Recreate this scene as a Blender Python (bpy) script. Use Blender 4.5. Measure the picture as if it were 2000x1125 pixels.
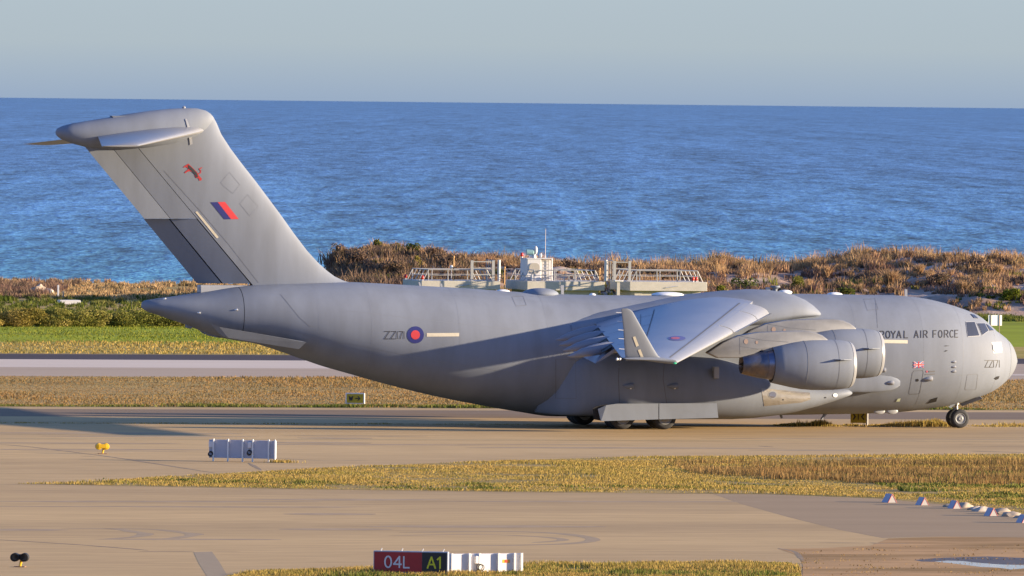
import bpy, bmesh, math, random
import numpy as np
from mathutils import Vector, Matrix, noise
from mathutils.bvhtree import BVHTree
from mathutils.geometry import tessellate_polygon

random.seed(7)
rng = np.random.default_rng(7)
scene = bpy.context.scene
for o in list(bpy.data.objects):
    bpy.data.objects.remove(o)
COL = scene.collection
R = math.radians

# ------------------------------------------------------------------ camera
# telephoto view of the taxiway; x runs along the taxiway (aircraft heading), y towards the sea
YAW = R(14.3)
DIST = 600.0
FPX = 22050.0
EYE = 17.2
KOFF = 225.0 / FPX * DIST
ROLL = 0.0105
HORIZ = 199.0
v0 = np.array([math.sin(YAW), math.cos(YAW), 0.0])
r0 = np.array([math.cos(YAW), -math.sin(YAW), 0.0])
u0 = np.array([0, 0, 1.0])
CAM = -DIST * v0 - KOFF * r0 + EYE * u0
PITCH = math.atan((562.5 - HORIZ) / FPX)
fwd = v0 * math.cos(PITCH) - u0 * math.sin(PITCH)
upv = u0 * math.cos(PITCH) + v0 * math.sin(PITCH)
Rc = math.cos(ROLL) * r0 + math.sin(ROLL) * upv
Uc = -math.sin(ROLL) * r0 + math.cos(ROLL) * upv
cam_data = bpy.data.cameras.new('camera')
cam = bpy.data.objects.new('camera', cam_data)
COL.objects.link(cam)
cam_data.sensor_width = 36.0
cam_data.lens = FPX / 2000.0 * 36.0
cam_data.clip_start = 5.0
cam_data.clip_end = 400000.0
cam.matrix_world = Matrix(((Rc[0], Uc[0], -fwd[0], CAM[0]), (Rc[1], Uc[1], -fwd[1], CAM[1]),
                           (Rc[2], Uc[2], -fwd[2], CAM[2]), (0, 0, 0, 1)))
scene.camera = cam

# ------------------------------------------------------------------ world and sun
SUN_EL = R(9.5)
SUN_DIR = np.array([math.cos(YAW) * math.cos(SUN_EL), -math.sin(YAW) * math.cos(SUN_EL), math.sin(SUN_EL)])
# slight turn of the sun towards the camera side
_t = R(-3.0)
SUN_DIR = np.array([SUN_DIR[0] * math.cos(_t) - SUN_DIR[1] * math.sin(_t), SUN_DIR[0] * math.sin(_t) + SUN_DIR[1] * math.cos(_t), SUN_DIR[2]])
world = bpy.data.worlds.new('World')
scene.world = world
world.use_nodes = True
wn = world.node_tree
bg = wn.nodes['Background']
sky = wn.nodes.new('ShaderNodeTexSky')
sky.sky_type = 'NISHITA'
sky.sun_disc = False
sky.sun_elevation = SUN_EL
sky.sun_rotation = math.atan2(SUN_DIR[0], SUN_DIR[1])
sky.altitude = 0
sky.air_density = 1.0
sky.dust_density = 0.4
sky.ozone_density = 5.0
# sea haze: a pale blue-grey belt all round the horizon, clear Nishita sky above it
EXPO = 1.75
SKY_S = 0.115
def haze_val(r, g, b):
    return tuple(c / 2 ** EXPO / SKY_S for c in (r, g, b)) + (1,)
wtc = wn.nodes.new('ShaderNodeTexCoord')
wsep = wn.nodes.new('ShaderNodeSeparateXYZ')
wn.links.new(wtc.outputs['Generated'], wsep.inputs[0])
wramp = wn.nodes.new('ShaderNodeValToRGB')
we = wramp.color_ramp.elements
we[0].position = 0.0
we[0].color = haze_val(0.325, 0.420, 0.560)
we[1].position = 1.0
we[1].color = haze_val(0.39, 0.46, 0.62)
k_ = we.new(0.05)
k_.color = haze_val(0.435, 0.515, 0.568)
k_ = we.new(0.12)
k_.color = haze_val(0.46, 0.55, 0.61)
wmr = wn.nodes.new('ShaderNodeMapRange')
wmr.inputs['From Min'].default_value = 0.0
wmr.inputs['From Max'].default_value = 0.10
wn.links.new(wsep.outputs['Z'], wmr.inputs['Value'])
wn.links.new(wmr.outputs[0], wramp.inputs['Fac'])
wfac = wn.nodes.new('ShaderNodeMapRange')
wfac.interpolation_type = 'SMOOTHSTEP'
wfac.inputs['From Min'].default_value = 0.02
wfac.inputs['From Max'].default_value = 0.30
wn.links.new(wsep.outputs['Z'], wfac.inputs['Value'])
wmix = wn.nodes.new('ShaderNodeMix')
wmix.data_type = 'RGBA'
wn.links.new(wfac.outputs[0], wmix.inputs['Factor'])
wn.links.new(wramp.outputs['Color'], wmix.inputs['A'])
wtint = wn.nodes.new('ShaderNodeVectorMath')
wtint.operation = 'MULTIPLY'
wtint.inputs[1].default_value = (1.16, 0.905, 0.98)
wn.links.new(sky.outputs[0], wtint.inputs[0])
wn.links.new(wtint.outputs[0], wmix.inputs['B'])
wn.links.new(wmix.outputs['Result'], bg.inputs['Color'])
bg.inputs['Strength'].default_value = SKY_S
sun_data = bpy.data.lights.new('sun', 'SUN')
sun_data.energy = 4.2
sun_data.angle = R(0.53)
sun_data.color = (1.0, 0.80, 0.55)
sun = bpy.data.objects.new('sun', sun_data)
COL.objects.link(sun)
sun.rotation_euler = Vector(SUN_DIR).to_track_quat('Z', 'Y').to_euler()
sun.location = (0, 0, 80)
scene.view_settings.view_transform = 'Standard'
scene.view_settings.look = 'None'
scene.view_settings.exposure = EXPO
scene.view_settings.gamma = 1.0
scene.view_settings.use_curve_mapping = False

# ------------------------------------------------------------------ survey helpers (photo measurement -> place)
def ray(px, py):
    d = fwd + Rc * ((px - 1000.0) / FPX) - Uc * ((py - 562.5) / FPX)
    return d / np.linalg.norm(d)
def on_z(px, py, z=0.0):
    d = ray(px, py)
    return CAM + d * ((z - CAM[2]) / d[2])
def on_y(px, py, y=0.0):
    d = ray(px, py)
    return CAM + d * ((y - CAM[1]) / d[1])
def at_depth(px, py, dep):
    d = ray(px, py)
    return CAM + d * (dep / float(d @ fwd))
def project(P):
    d = np.asarray(P, float) - CAM
    dep = d @ fwd
    return 1000 + FPX * (d @ Rc) / dep, 562.5 - FPX * (d @ Uc) / dep, dep
def lat(u, dep):            # u metres to the right of the view axis, dep metres away -> ground x, y
    p = CAM + v0 * dep + r0 * u
    return p[0], p[1]

# ------------------------------------------------------------------ materials
MATS = {}
def lin(r, g, b):
    f = lambda c: (c / 255 / 12.92) if c <= 10 else ((c / 255 + 0.055) / 1.055) ** 2.4
    return (f(r), f(g), f(b))
def mat(name, col, rough=0.6, metal=0.0, var=0.0, vscale=3.0, stretch=(1, 1, 1), bump=0.0, bscale=20.0, spec=0.5, col2=None, c2scale=0.5, c2lo=0.45, c2hi=0.6):
    if name in MATS:
        return MATS[name]
    m = bpy.data.materials.new(name)
    m.use_nodes = True
    nt = m.node_tree
    b = nt.nodes['Principled BSDF']
    b.inputs['Roughness'].default_value = rough
    b.inputs['Metallic'].default_value = metal
    b.inputs['Specular IOR Level'].default_value = spec
    L = nt.links.new
    if var or bump or col2:
        tc = nt.nodes.new('ShaderNodeTexCoord')
        mp = nt.nodes.new('ShaderNodeMapping')
        mp.inputs['Scale'].default_value = stretch
        L(tc.outputs['Object'], mp.inputs['Vector'])
    base = None
    if col2:
        n2 = nt.nodes.new('ShaderNodeTexNoise')
        n2.inputs['Scale'].default_value = c2scale
        n2.inputs['Detail'].default_value = 5
        L(mp.outputs[0], n2.inputs['Vector'])
        rp = nt.nodes.new('ShaderNodeMapRange')
        rp.inputs['From Min'].default_value = c2lo
        rp.inputs['From Max'].default_value = c2hi
        L(n2.outputs['Fac'], rp.inputs['Value'])
        mx = nt.nodes.new('ShaderNodeMix')
        mx.data_type = 'RGBA'
        mx.inputs['A'].default_value = (*col, 1)
        mx.inputs['B'].default_value = (*col2, 1)
        L(rp.outputs[0], mx.inputs['Factor'])
        base = mx.outputs['Result']
    if var:
        n = nt.nodes.new('ShaderNodeTexNoise')
        n.inputs['Scale'].default_value = vscale
        n.inputs['Detail'].default_value = 6
        n.inputs['Roughness'].default_value = 0.65
        L(mp.outputs[0], n.inputs['Vector'])
        mr = nt.nodes.new('ShaderNodeMapRange')
        mr.inputs['From Min'].default_value = 0.3
        mr.inputs['From Max'].default_value = 0.7
        mr.inputs['To Min'].default_value = 1 - var
        mr.inputs['To Max'].default_value = 1 + var
        L(n.outputs['Fac'], mr.inputs['Value'])
        vm = nt.nodes.new('ShaderNodeVectorMath')
        vm.operation = 'SCALE'
        if base is None:
            vm.inputs[0].default_value = col
        else:
            L(base, vm.inputs[0])
        L(mr.outputs[0], vm.inputs['Scale'])
        base = vm.outputs[0]
    if base is None:
        b.inputs['Base Color'].default_value = (*col, 1)
    else:
        L(base, b.inputs['Base Color'])
    if bump:
        nb = nt.nodes.new('ShaderNodeTexNoise')
        nb.inputs['Scale'].default_value = bscale
        nb.inputs['Detail'].default_value = 4
        L(mp.outputs[0], nb.inputs['Vector'])
        bp = nt.nodes.new('ShaderNodeBump')
        bp.inputs['Strength'].default_value = bump
        bp.inputs['Distance'].default_value = 0.05
        L(nb.outputs['Fac'], bp.inputs['Height'])
        L(bp.outputs[0], b.inputs['Normal'])
    MATS[name] = m
    return m

def leaf_mat(name, cols, scale=0.25, rough=0.7, detail=3.0, transl=0.25):
    """foliage: hue drifts over the ground by noise and differs a little from blade to blade (tint attribute)"""
    if name in MATS:
        return MATS[name]
    m = bpy.data.materials.new(name)
    m.use_nodes = True
    nt = m.node_tree
    L = nt.links.new
    b = nt.nodes['Principled BSDF']
    b.inputs['Roughness'].default_value = rough
    b.inputs['Specular IOR Level'].default_value = 0.05
    geo = nt.nodes.new('ShaderNodeNewGeometry')
    n = nt.nodes.new('ShaderNodeTexNoise')
    n.inputs['Scale'].default_value = scale
    n.inputs['Detail'].default_value = detail
    L(geo.outputs['Position'], n.inputs['Vector'])
    at = nt.nodes.new('ShaderNodeAttribute')
    at.attribute_name = 'tint'
    ad = nt.nodes.new('ShaderNodeMath')
    ad.operation = 'MULTIPLY_ADD'
    L(at.outputs['Fac'], ad.inputs[0])
    ad.inputs[1].default_value = 0.5
    L(n.outputs['Fac'], ad.inputs[2])
    cr = nt.nodes.new('ShaderNodeValToRGB')
    el = cr.color_ramp.elements
    k = len(cols)
    el[0].position = 0.45
    el[0].color = (*cols[0], 1)
    el[1].position = 1.0
    el[1].color = (*cols[-1], 1)
    for i in range(1, k - 1):
        e = el.new(0.45 + 0.55 * i / (k - 1))
        e.color = (*cols[i], 1)
    L(ad.outputs[0], cr.inputs['Fac'])
    L(cr.outputs['Color'], b.inputs['Base Color'])
    if transl:
        tr = nt.nodes.new('ShaderNodeBsdfTranslucent')
        L(cr.outputs['Color'], tr.inputs['Color'])
        ms = nt.nodes.new('ShaderNodeMixShader')
        ms.inputs['Fac'].default_value = transl
        L(b.outputs[0], ms.inputs[1])
        L(tr.outputs[0], ms.inputs[2])
        out = nt.nodes['Material Output']
        L(ms.outputs[0], out.inputs['Surface'])
    MATS[name] = m
    return m

# ------------------------------------------------------------------ object helpers
def mesh_obj(name, verts, faces, material=None, parent=None, smooth=False, sharp=None):
    me = bpy.data.meshes.new(name)
    me.from_pydata([tuple(map(float, v)) for v in verts], [], [tuple(f) for f in faces])
    me.validate()
    if smooth:
        me.shade_smooth()
        if sharp:
            me.set_sharp_from_angle(angle=R(sharp))
    o = bpy.data.objects.new(name, me)
    COL.objects.link(o)
    if material is not None:
        me.materials.append(material)
    if parent is not None:
        o.parent = parent
    return o
def tri_obj(name, V, F, material, tint=None, parent=None):
    """fast mesh from numpy arrays of verts (n,3) and triangles/quads (m,k)"""
    me = bpy.data.meshes.new(name)
    k = F.shape[1]
    me.vertices.add(len(V))
    me.vertices.foreach_set('co', V.astype(np.float32).ravel())
    me.loops.add(F.size)
    me.loops.foreach_set('vertex_index', F.astype(np.int32).ravel())
    me.polygons.add(len(F))
    me.polygons.foreach_set('loop_start', (np.arange(len(F)) * k).astype(np.int32))
    me.update(calc_edges=True)
    if tint is not None:
        a = me.attributes.new('tint', 'FLOAT', 'POINT')
        a.data.foreach_set('value', tint.astype(np.float32))
    me.materials.append(material)
    o = bpy.data.objects.new(name, me)
    COL.objects.link(o)
    if parent is not None:
        o.parent = parent
    return o
def tag(o, label=None, cat=None, group=None, kind=None):
    if label: o['label'] = label
    if cat: o['category'] = cat
    if group: o['group'] = group
    if kind: o['kind'] = kind
    return o
def thing(name, label, cat, loc=(0, 0, 0), rz=0.0, group=None):
    o = bpy.data.objects.new(name, None)
    o.empty_display_size = 0.3
    COL.objects.link(o)
    o.location = tuple(map(float, loc))
    o.rotation_euler = (0, 0, rz)
    return tag(o, label, cat, group)
def copy_tree(o, parent=None, loc=None, rz=None):
    c = o.copy()
    COL.objects.link(c)
    if parent is not None:
        c.parent = parent
    if loc is not None:
        c.location = tuple(map(float, loc))
    if rz is not None:
        c.rotation_euler = (0, 0, rz)
    for ch in list(o.children):
        copy_tree(ch, c)
    return c

class MB:
    """collects simple solids and links them as ONE mesh object"""
    def __init__(s):
        s.v, s.f = [], []
    def add(s, v, f):
        n = len(s.v)
        s.v += [tuple(map(float, p)) for p in v]
        s.f += [tuple(i + n for i in q) for q in f]
        return s
    def box(s, x0, x1, y0, y1, z0, z1):
        v = [(x0, y0, z0), (x1, y0, z0), (x1, y1, z0), (x0, y1, z0), (x0, y0, z1), (x1, y0, z1), (x1, y1, z1), (x0, y1, z1)]
        return s.add(v, [(3, 2, 1, 0), (4, 5, 6, 7), (0, 1, 5, 4), (1, 2, 6, 5), (2, 3, 7, 6), (3, 0, 4, 7)])
    def tube(s, a, b, r, n=8, r2=None):
        a = Vector(tuple(map(float, a)))
        b = Vector(tuple(map(float, b)))
        r2 = r if r2 is None else r2
        q = (b - a).to_track_quat('Z', 'Y')
        v = []
        for c, rr in ((a, r), (b, r2)):
            for i in range(n):
                t = 2 * math.pi * i / n
                v.append(c + q @ Vector((rr * math.cos(t), rr * math.sin(t), 0)))
        f = [(i, (i + 1) % n, n + (i + 1) % n, n + i) for i in range(n)]
        f += [tuple(range(n - 1, -1, -1)), tuple(range(n, 2 * n))]
        return s.add(v, f)
    def path(s, pts, r, n=6):
        for a, b in zip(pts[:-1], pts[1:]):
            s.tube(a, b, r, n)
        return s
    def torus(s, c, R_, r, axis='y', n=18, m=6):
        v, f = [], []
        for i in range(n):
            a = 2 * math.pi * i / n
            for j in range(m):
                b = 2 * math.pi * j / m
                rr = R_ + r * math.cos(b)
                p = (rr * math.cos(a), r * math.sin(b), rr * math.sin(a))
                if axis == 'x': p = (p[1], p[0], p[2])
                v.append((c[0] + p[0], c[1] + p[1], c[2] + p[2]))
        for i in range(n):
            for j in range(m):
                f.append((i * m + j, ((i + 1) % n) * m + j, ((i + 1) % n) * m + (j + 1) % m, i * m + (j + 1) % m))
        return s.add(v, f)
    def ball(s, c, rx, ry, rz, n=14, m=8):
        v, f = [], []
        for j in range(m + 1):
            p = math.pi * j / m
            for i in range(n):
                a = 2 * math.pi * i / n
                v.append((c[0] + rx * math.sin(p) * math.cos(a), c[1] + ry * math.sin(p) * math.sin(a), c[2] + rz * math.cos(p)))
        for j in range(m):
            for i in range(n):
                f.append((j * n + i, (j + 1) * n + i, (j + 1) * n + (i + 1) % n, j * n + (i + 1) % n))
        return s.add(v, f)
    def lathe(s, prof, c=(0, 0, 0), axis='x', n=32, cap=(True, True)):
        """prof: list of (t along axis, radius)"""
        v, f = [], []
        for t, r in prof:
            for i in range(n):
                a = 2 * math.pi * i / n
                if axis == 'x': p = (t, r * math.cos(a), r * math.sin(a))
                elif axis == 'y': p = (r * math.sin(a), t, r * math.cos(a))
                else: p = (r * math.cos(a), r * math.sin(a), t)
                v.append((c[0] + p[0], c[1] + p[1], c[2] + p[2]))
        for k in range(len(prof) - 1):
            for i in range(n):
                f.append((k * n + i, k * n + (i + 1) % n, (k + 1) * n + (i + 1) % n, (k + 1) * n + i))
        if cap[0]: f.append(tuple(range(n - 1, -1, -1)))
        if cap[1]: f.append(tuple((len(prof) - 1) * n + i for i in range(n)))
        return s.add(v, f)
    def prism(s, poly, d0, d1, axis='y'):
        """extrude a polygon given in the plane across axis (x,z for 'y'; y,z for 'x'; x,y for 'z')"""
        n = len(poly)
        v = []
        for d in (d0, d1):
            for a, b in poly:
                v.append({'y': (a, d, b), 'x': (d, a, b), 'z': (a, b, d)}[axis])
        f = [(i, (i + 1) % n, n + (i + 1) % n, n + i) for i in range(n)]
        f += [tuple(range(n - 1, -1, -1)), tuple(range(n, 2 * n))]
        return s.add(v, f)
    def build(s, name, material, parent=None, smooth=False, sharp=40, bevel=0.0):
        o = mesh_obj(name, s.v, s.f, material, parent)
        bm = bmesh.new()
        bm.from_mesh(o.data)
        bmesh.ops.recalc_face_normals(bm, faces=bm.faces)
        if bevel:
            bmesh.ops.bevel(bm, geom=[e for e in bm.edges if e.is_manifold and e.calc_face_angle(0) > 0.6], offset=bevel, segments=2, affect='EDGES', profile=0.5)
        bm.to_mesh(o.data)
        bm.free()
        if smooth:
            o.data.shade_smooth()
            o.data.set_sharp_from_angle(angle=R(sharp))
        return o

def loft(name, rings, material, parent=None, close=True, cap=(True, True), sharp=45, smooth=True):
    """rings: list of lists of points with the same count"""
    n = len(rings[0])
    v = [p for r in rings for p in r]
    f = []
    m = n if close else n - 1
    for k in range(len(rings) - 1):
        for i in range(m):
            f.append((k * n + i, k * n + (i + 1) % n, (k + 1) * n + (i + 1) % n, (k + 1) * n + i))
    if cap[0]: f.append(tuple(range(n - 1, -1, -1)))
    if cap[1]: f.append(tuple((len(rings) - 1) * n + i for i in range(n)))
    o = mesh_obj(name, v, f, material, parent)
    bm = bmesh.new()
    bm.from_mesh(o.data)
    bmesh.ops.remove_doubles(bm, verts=bm.verts, dist=1e-5)
    bmesh.ops.recalc_face_normals(bm, faces=bm.faces)
    bm.to_mesh(o.data)
    bm.free()
    if smooth:
        o.data.shade_smooth()
        o.data.set_sharp_from_angle(angle=R(sharp))
    return o

def bvh_of(*objs):
    V, F = [], []
    for o in objs:
        n = len(V)
        mw = o.matrix_world if o.parent is None else Matrix()
        V += [v.co.copy() for v in o.data.vertices]
        F += [tuple(i + n for i in p.vertices) for p in o.data.polygons]
    return BVHTree.FromPolygons(V, F)
def interp(x, xs, ys):
    return float(np.interp(x, xs, ys))
def pchip(xs, ys):
    """monotone cubic interpolator (no scipy)"""
    xs = np.asarray(xs, float); ys = np.asarray(ys, float)
    h = np.diff(xs); d = np.diff(ys) / h
    m = np.zeros_like(ys)
    for i in range(1, len(xs) - 1):
        if d[i - 1] * d[i] > 0:
            w1 = 2 * h[i] + h[i - 1]; w2 = h[i] + 2 * h[i - 1]
            m[i] = (w1 + w2) / (w1 / d[i - 1] + w2 / d[i])
    m[0] = d[0]; m[-1] = d[-1]
    def f(x):
        x = min(max(x, xs[0]), xs[-1])
        i = min(max(int(np.searchsorted(xs, x)) - 1, 0), len(xs) - 2)
        t = (x - xs[i]) / h[i]
        return ((2*t**3 - 3*t**2 + 1) * ys[i] + (t**3 - 2*t**2 + t) * h[i] * m[i] + (-2*t**3 + 3*t**2) * ys[i+1] + (t**3 - t**2) * h[i] * m[i+1])
    return f

def decal(name, polys, bvhs, material, parent, off=0.012, cell=6.0):
    """flat print / thin panels laid on a curved skin: polygons measured in the photo, dropped onto the surface"""
    bm = bmesh.new()
    for poly in polys:
        tris = tessellate_polygon([[Vector((p[0], p[1], 0)) for p in poly]])
        vs = [bm.verts.new((p[0], p[1], 0)) for p in poly]
        for t in tris:
            try:
                bm.faces.new([vs[i] for i in t])
            except ValueError:
                pass
    for _ in range(5):
        long_e = [e for e in bm.edges if e.calc_length() > cell]
        if not long_e:
            break
        bmesh.ops.subdivide_edges(bm, edges=long_e, cuts=1)
        bmesh.ops.triangulate(bm, faces=[f for f in bm.faces if len(f.verts) > 4])
    o_ = Vector(CAM)
    for v in bm.verts:
        d = Vector(ray(v.co.x, v.co.y))
        best = None
        for b in bvhs:
            h = b.ray_cast(o_, d)
            if h[0] is not None and (best is None or h[3] < best[3]):
                best = h
        if best is None:
            p = o_ + d * (-o_.y / d.y)
            hs = [b.find_nearest(p) for b in bvhs]
            best = min(hs, key=lambda h: h[3])
        nrm = best[1]
        if nrm.dot(d) > 0: nrm = -nrm
        v.co = best[0] + nrm * off
    me = bpy.data.meshes.new(name)
    bm.normal_update()
    bm.to_mesh(me)
    bm.free()
    me.materials.append(material)
    o = bpy.data.objects.new(name, me)
    COL.objects.link(o)
    o.parent = parent
    return o
def stroke_poly(pts, w, closed=False):
    """quads along a polyline (photo units)"""
    out = []
    P = [np.array(p, float) for p in pts]
    if closed: P.append(P[0])
    for a, b in zip(P[:-1], P[1:]):
        d = b - a
        L = np.linalg.norm(d)
        if L < 1e-6: continue
        d /= L
        n = np.array([-d[1], d[0]]) * w / 2
        a2 = a - d * w * 0.3; b2 = b + d * w * 0.3
        out.append([tuple(a2 + n), tuple(b2 + n), tuple(b2 - n), tuple(a2 - n)])
    return out
def disc_poly(cx, cy, rx, ry, n=28):
    return [(cx + rx * math.cos(2 * math.pi * i / n), cy + ry * math.sin(2 * math.pi * i / n)) for i in range(n)]
def arc(cx, cy, rx, ry, a0, a1, n=8):
    return [(cx + rx * math.cos(R(a0 + (a1 - a0) * i / n)), cy + ry * math.sin(R(a0 + (a1 - a0) * i / n))) for i in range(n + 1)]
# stroke letters in a unit box, y up
FONT = {
 'A': [[(0, 0), (.5, 1), (1, 0)], [(.2, .33), (.8, .33)]],
 'C': [arc(.55, .5, .5, .5, 50, 310, 14)],
 'E': [[(1, 0), (0, 0), (0, 1), (1, 1)], [(0, .5), (.8, .5)]],
 'F': [[(0, 0), (0, 1), (.95, 1)], [(0, .5), (.75, .5)]],
 'I': [[(.5, 0), (.5, 1)]], '|': [[(.5, 0), (.5, 1)]],
 'L': [[(0, 1), (0, 0), (.95, 0)]],
 'O': [arc(.5, .5, .5, .5, 0, 360, 20)], '0': [arc(.5, .5, .45, .5, 0, 360, 20)],
 'R': [[(0, 0), (0, 1), (.55, 1)] + arc(.55, .74, .4, .26, 90, -90, 8) + [(0, .48)], [(.5, .48), (1, 0)]],
 'Y': [[(0, 1), (.5, .48), (1, 1)], [(.5, .48), (.5, 0)]],
 'Z': [[(0, 1), (1, 1), (0, 0), (1, 0)]],
 '7': [[(0, 1), (1, 1), (.35, 0)]],
 '1': [[(.2, .78), (.55, 1), (.55, 0)]],
 '4': [[(.75, 0), (.75, 1), (0, .3), (1, .3)]],
 'W': [[(0, 1), (.25, 0), (.5, .8), (.75, 0), (1, 1)]],
}
def text_polys(items, w, top, bot):
    """items: (char, x0, x1); top/bot: functions of x giving the letter's top and bottom line"""
    out = []
    for ch, x0, x1 in items:
        for st in FONT[ch]:
            pts = []
            for a, b in st:
                x = x0 + a * (x1 - x0)
                pts.append((x, bot(x) + b * (top(x) - bot(x))))
            out += stroke_poly(pts, w)
    return out

# ================================================================== SETTING: ground, sea, dunes
SOIL = mat('dry_soil', (0.38, 0.265, 0.105), rough=0.95, var=0.25, vscale=0.35, stretch=(0.35, 1, 1), col2=(0.30, 0.225, 0.085), c2scale=0.08, spec=0.06)
TARMAC = mat('worn_tarmac', (0.525, 0.362, 0.178), rough=0.92, var=0.14, vscale=0.9, stretch=(0.25, 1, 1), col2=(0.42, 0.29, 0.148), c2scale=0.06, c2lo=.4, c2hi=.65, spec=0.08)
TARMAC_D = mat('new_tarmac', (0.345, 0.248, 0.148), rough=0.92, var=0.08, vscale=0.25, stretch=(0.3, 1, 1), spec=0.08)
SHOULDER = mat('shoulder_asphalt', (0.235, 0.17, 0.112), rough=0.92, var=0.08, vscale=0.2, stretch=(0.15, 1, 1), spec=0.08)
RUNWAY = mat('runway_concrete', (0.42, 0.325, 0.235), rough=0.9, var=0.08, vscale=0.2, stretch=(0.1, 1, 1), spec=0.08)
RUNWAY_D = mat('rubber_stained_runway', (0.075, 0.062, 0.066), rough=0.9, var=0.12, vscale=0.2, stretch=(0.1, 1, 1), spec=0.08)
MARK = mat('runway_white_marking', (0.60, 0.50, 0.40), rough=0.8, var=0.06, vscale=0.5, stretch=(0.1, 1, 1), spec=0.06)
DIRT = mat('bare_dirt', (0.45, 0.275, 0.13), rough=0.95, var=0.2, vscale=0.5, stretch=(0.4, 1, 1), col2=(0.30, 0.185, 0.08), c2scale=0.16, c2lo=.5, c2hi=.62, spec=0.06)
TURF_G = mat('green_turf', (0.34, 0.27, 0.075), rough=0.95, var=0.2, vscale=0.3, stretch=(0.3, 1, 1), col2=(0.42, 0.30, 0.11), c2scale=0.06, c2lo=.5, c2hi=.65, spec=0.06)
DUNE = mat('dune_soil', (0.32, 0.225, 0.175), rough=0.95, var=0.3, vscale=0.6, col2=(0.44, 0.345, 0.275), c2scale=0.2, c2lo=.48, c2hi=.6, bump=.6, bscale=4, spec=0.06)

def sheet(name, poly, material, z, parent=None, kind=True):
    """flat ground sheet from outline points on the ground"""
    o = mesh_obj(name, [(p[0], p[1], z * .3) for p in poly], [tuple(range(len(poly)))], material, parent)
    if o.data.polygons[0].normal.z < 0:
        o.data.flip_normals()
    if kind and parent is None: o['kind'] = 'structure'
    return o
def px_sheet(name, pts, material, z, parent=None):
    return sheet(name, [on_z(a, b) for a, b in pts], material, z, parent)
def band(name, ya, yb, material, z, x0=-420, x1=420, parent=None):
    return sheet(name, [(x0, ya), (x1, ya), (x1, yb), (x0, yb)], material, z, parent)
gy = lambda px, py: float(on_z(px, py)[1])

# one land sheet out to the shore, its far edge sloping into the sea
us = np.linspace(-2200, 2200, 221)
vv, ff = [], []
deps = [-400, 300, 700, 1000, 1046, 1056, 1064, 1075]
zs = [0, 0, 0, 0, 0, -.8, -2.4, -5.5]
for d, z in zip(deps, zs):
    for u in us:
        wob = (noise.noise((u * .02, d * .0, 3)) * 7 + noise.noise((u * .09, 0, 8)) * 2.0) if d > 1020 else 0
        x, y = lat(u, d + wob)
        vv.append((x, y, z))
n = len(us)
for j in range(len(deps) - 1):
    for i in range(n - 1):
        ff.append((j * n + i, j * n + i + 1, (j + 1) * n + i + 1, (j + 1) * n + i))
ground = mesh_obj('ground', vv, ff, SOIL)
ground['kind'] = 'structure'

Y_RWF, Y_RWD, Y_RWM, Y_RWN = gy(100, 691.5), gy(100, 702), gy(100, 717.5), gy(100, 735)
Y_SHF, Y_SH1, Y_SH2, Y_TWF = gy(300, 795.5), gy(300, 799.5), gy(300, 814), gy(300, 827.5)
taxiway = sheet('taxiway', [(-420, Y_SHF), (420, Y_SHF)] + [tuple(lat(420, 250)), tuple(lat(-420, 250))], TARMAC, .004)
band('shoulder', Y_SH2, Y_SH1, SHOULDER, .012, parent=taxiway)
runway = band('runway', Y_RWN, Y_RWF, RUNWAY, .006)
band('runway_rubber_strip', Y_RWD, Y_RWF - .01, RUNWAY_D, .014, parent=runway)
xw = float(on_z(1180, 708)[0])
band('runway_white_band', Y_RWM, Y_RWD - .05, MARK, .018, x1=xw, parent=runway)
band('runway_edge_line', gy(1985, 733.5), gy(1985, 731.0), MARK, .022, x0=xw, parent=runway)
px_sheet('new_tarmac_patch', [(1392, 964.5), (1500, 966), (1720, 975), (1850, 987), (1960, 1002), (2300, 1040), (2300, 1049), (2000, 1049.5), (1840, 1048), (1725, 1051), (1640, 1035), (1540, 1010), (1450, 985)], TARMAC_D, .010, parent=taxiway)
px_sheet('dirt_patch', [(1520, 1072), (1600, 1071), (1700, 1066), (1735, 1052), (1840, 1048.6), (2000, 1050), (2300, 1050), (2300, 1300), (1560, 1300), (1568, 1105), (1562, 1086)], DIRT, .016)
verge = px_sheet('grass_verge', [(30, 945), (200, 940), (300, 932), (450, 924), (700, 911), (1000, 899), (1250, 892), (1500, 890), (2300, 885), (2300, 1036), (1960, 1001), (1850, 986), (1720, 974), (1500, 965.5), (1000, 961.5), (600, 956), (250, 949.5)], SOIL, .020)
verge2 = px_sheet('grass_verge', [(440, 1127), (520, 1113), (730, 1109), (1030, 1101), (1300, 1098.5), (1540, 1098), (1562, 1110), (1575, 1300), (100, 1300)], SOIL, .026)
turf = band('green_turf', gy(100, 692) + 4.0, gy(100, 668), TURF_G, .008, x0=-500, x1=500)
turf2 = band('green_turf', gy(100, 668), gy(100, 640), mat('bright_turf', (0.27, 0.31, 0.028), rough=.95, var=.2, vscale=.3, stretch=(.3, 1, 1), col2=(.19, .21, .025), c2scale=.07, c2lo=.52, c2hi=.66, spec=.06), .008, x0=-500, x1=500)

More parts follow.
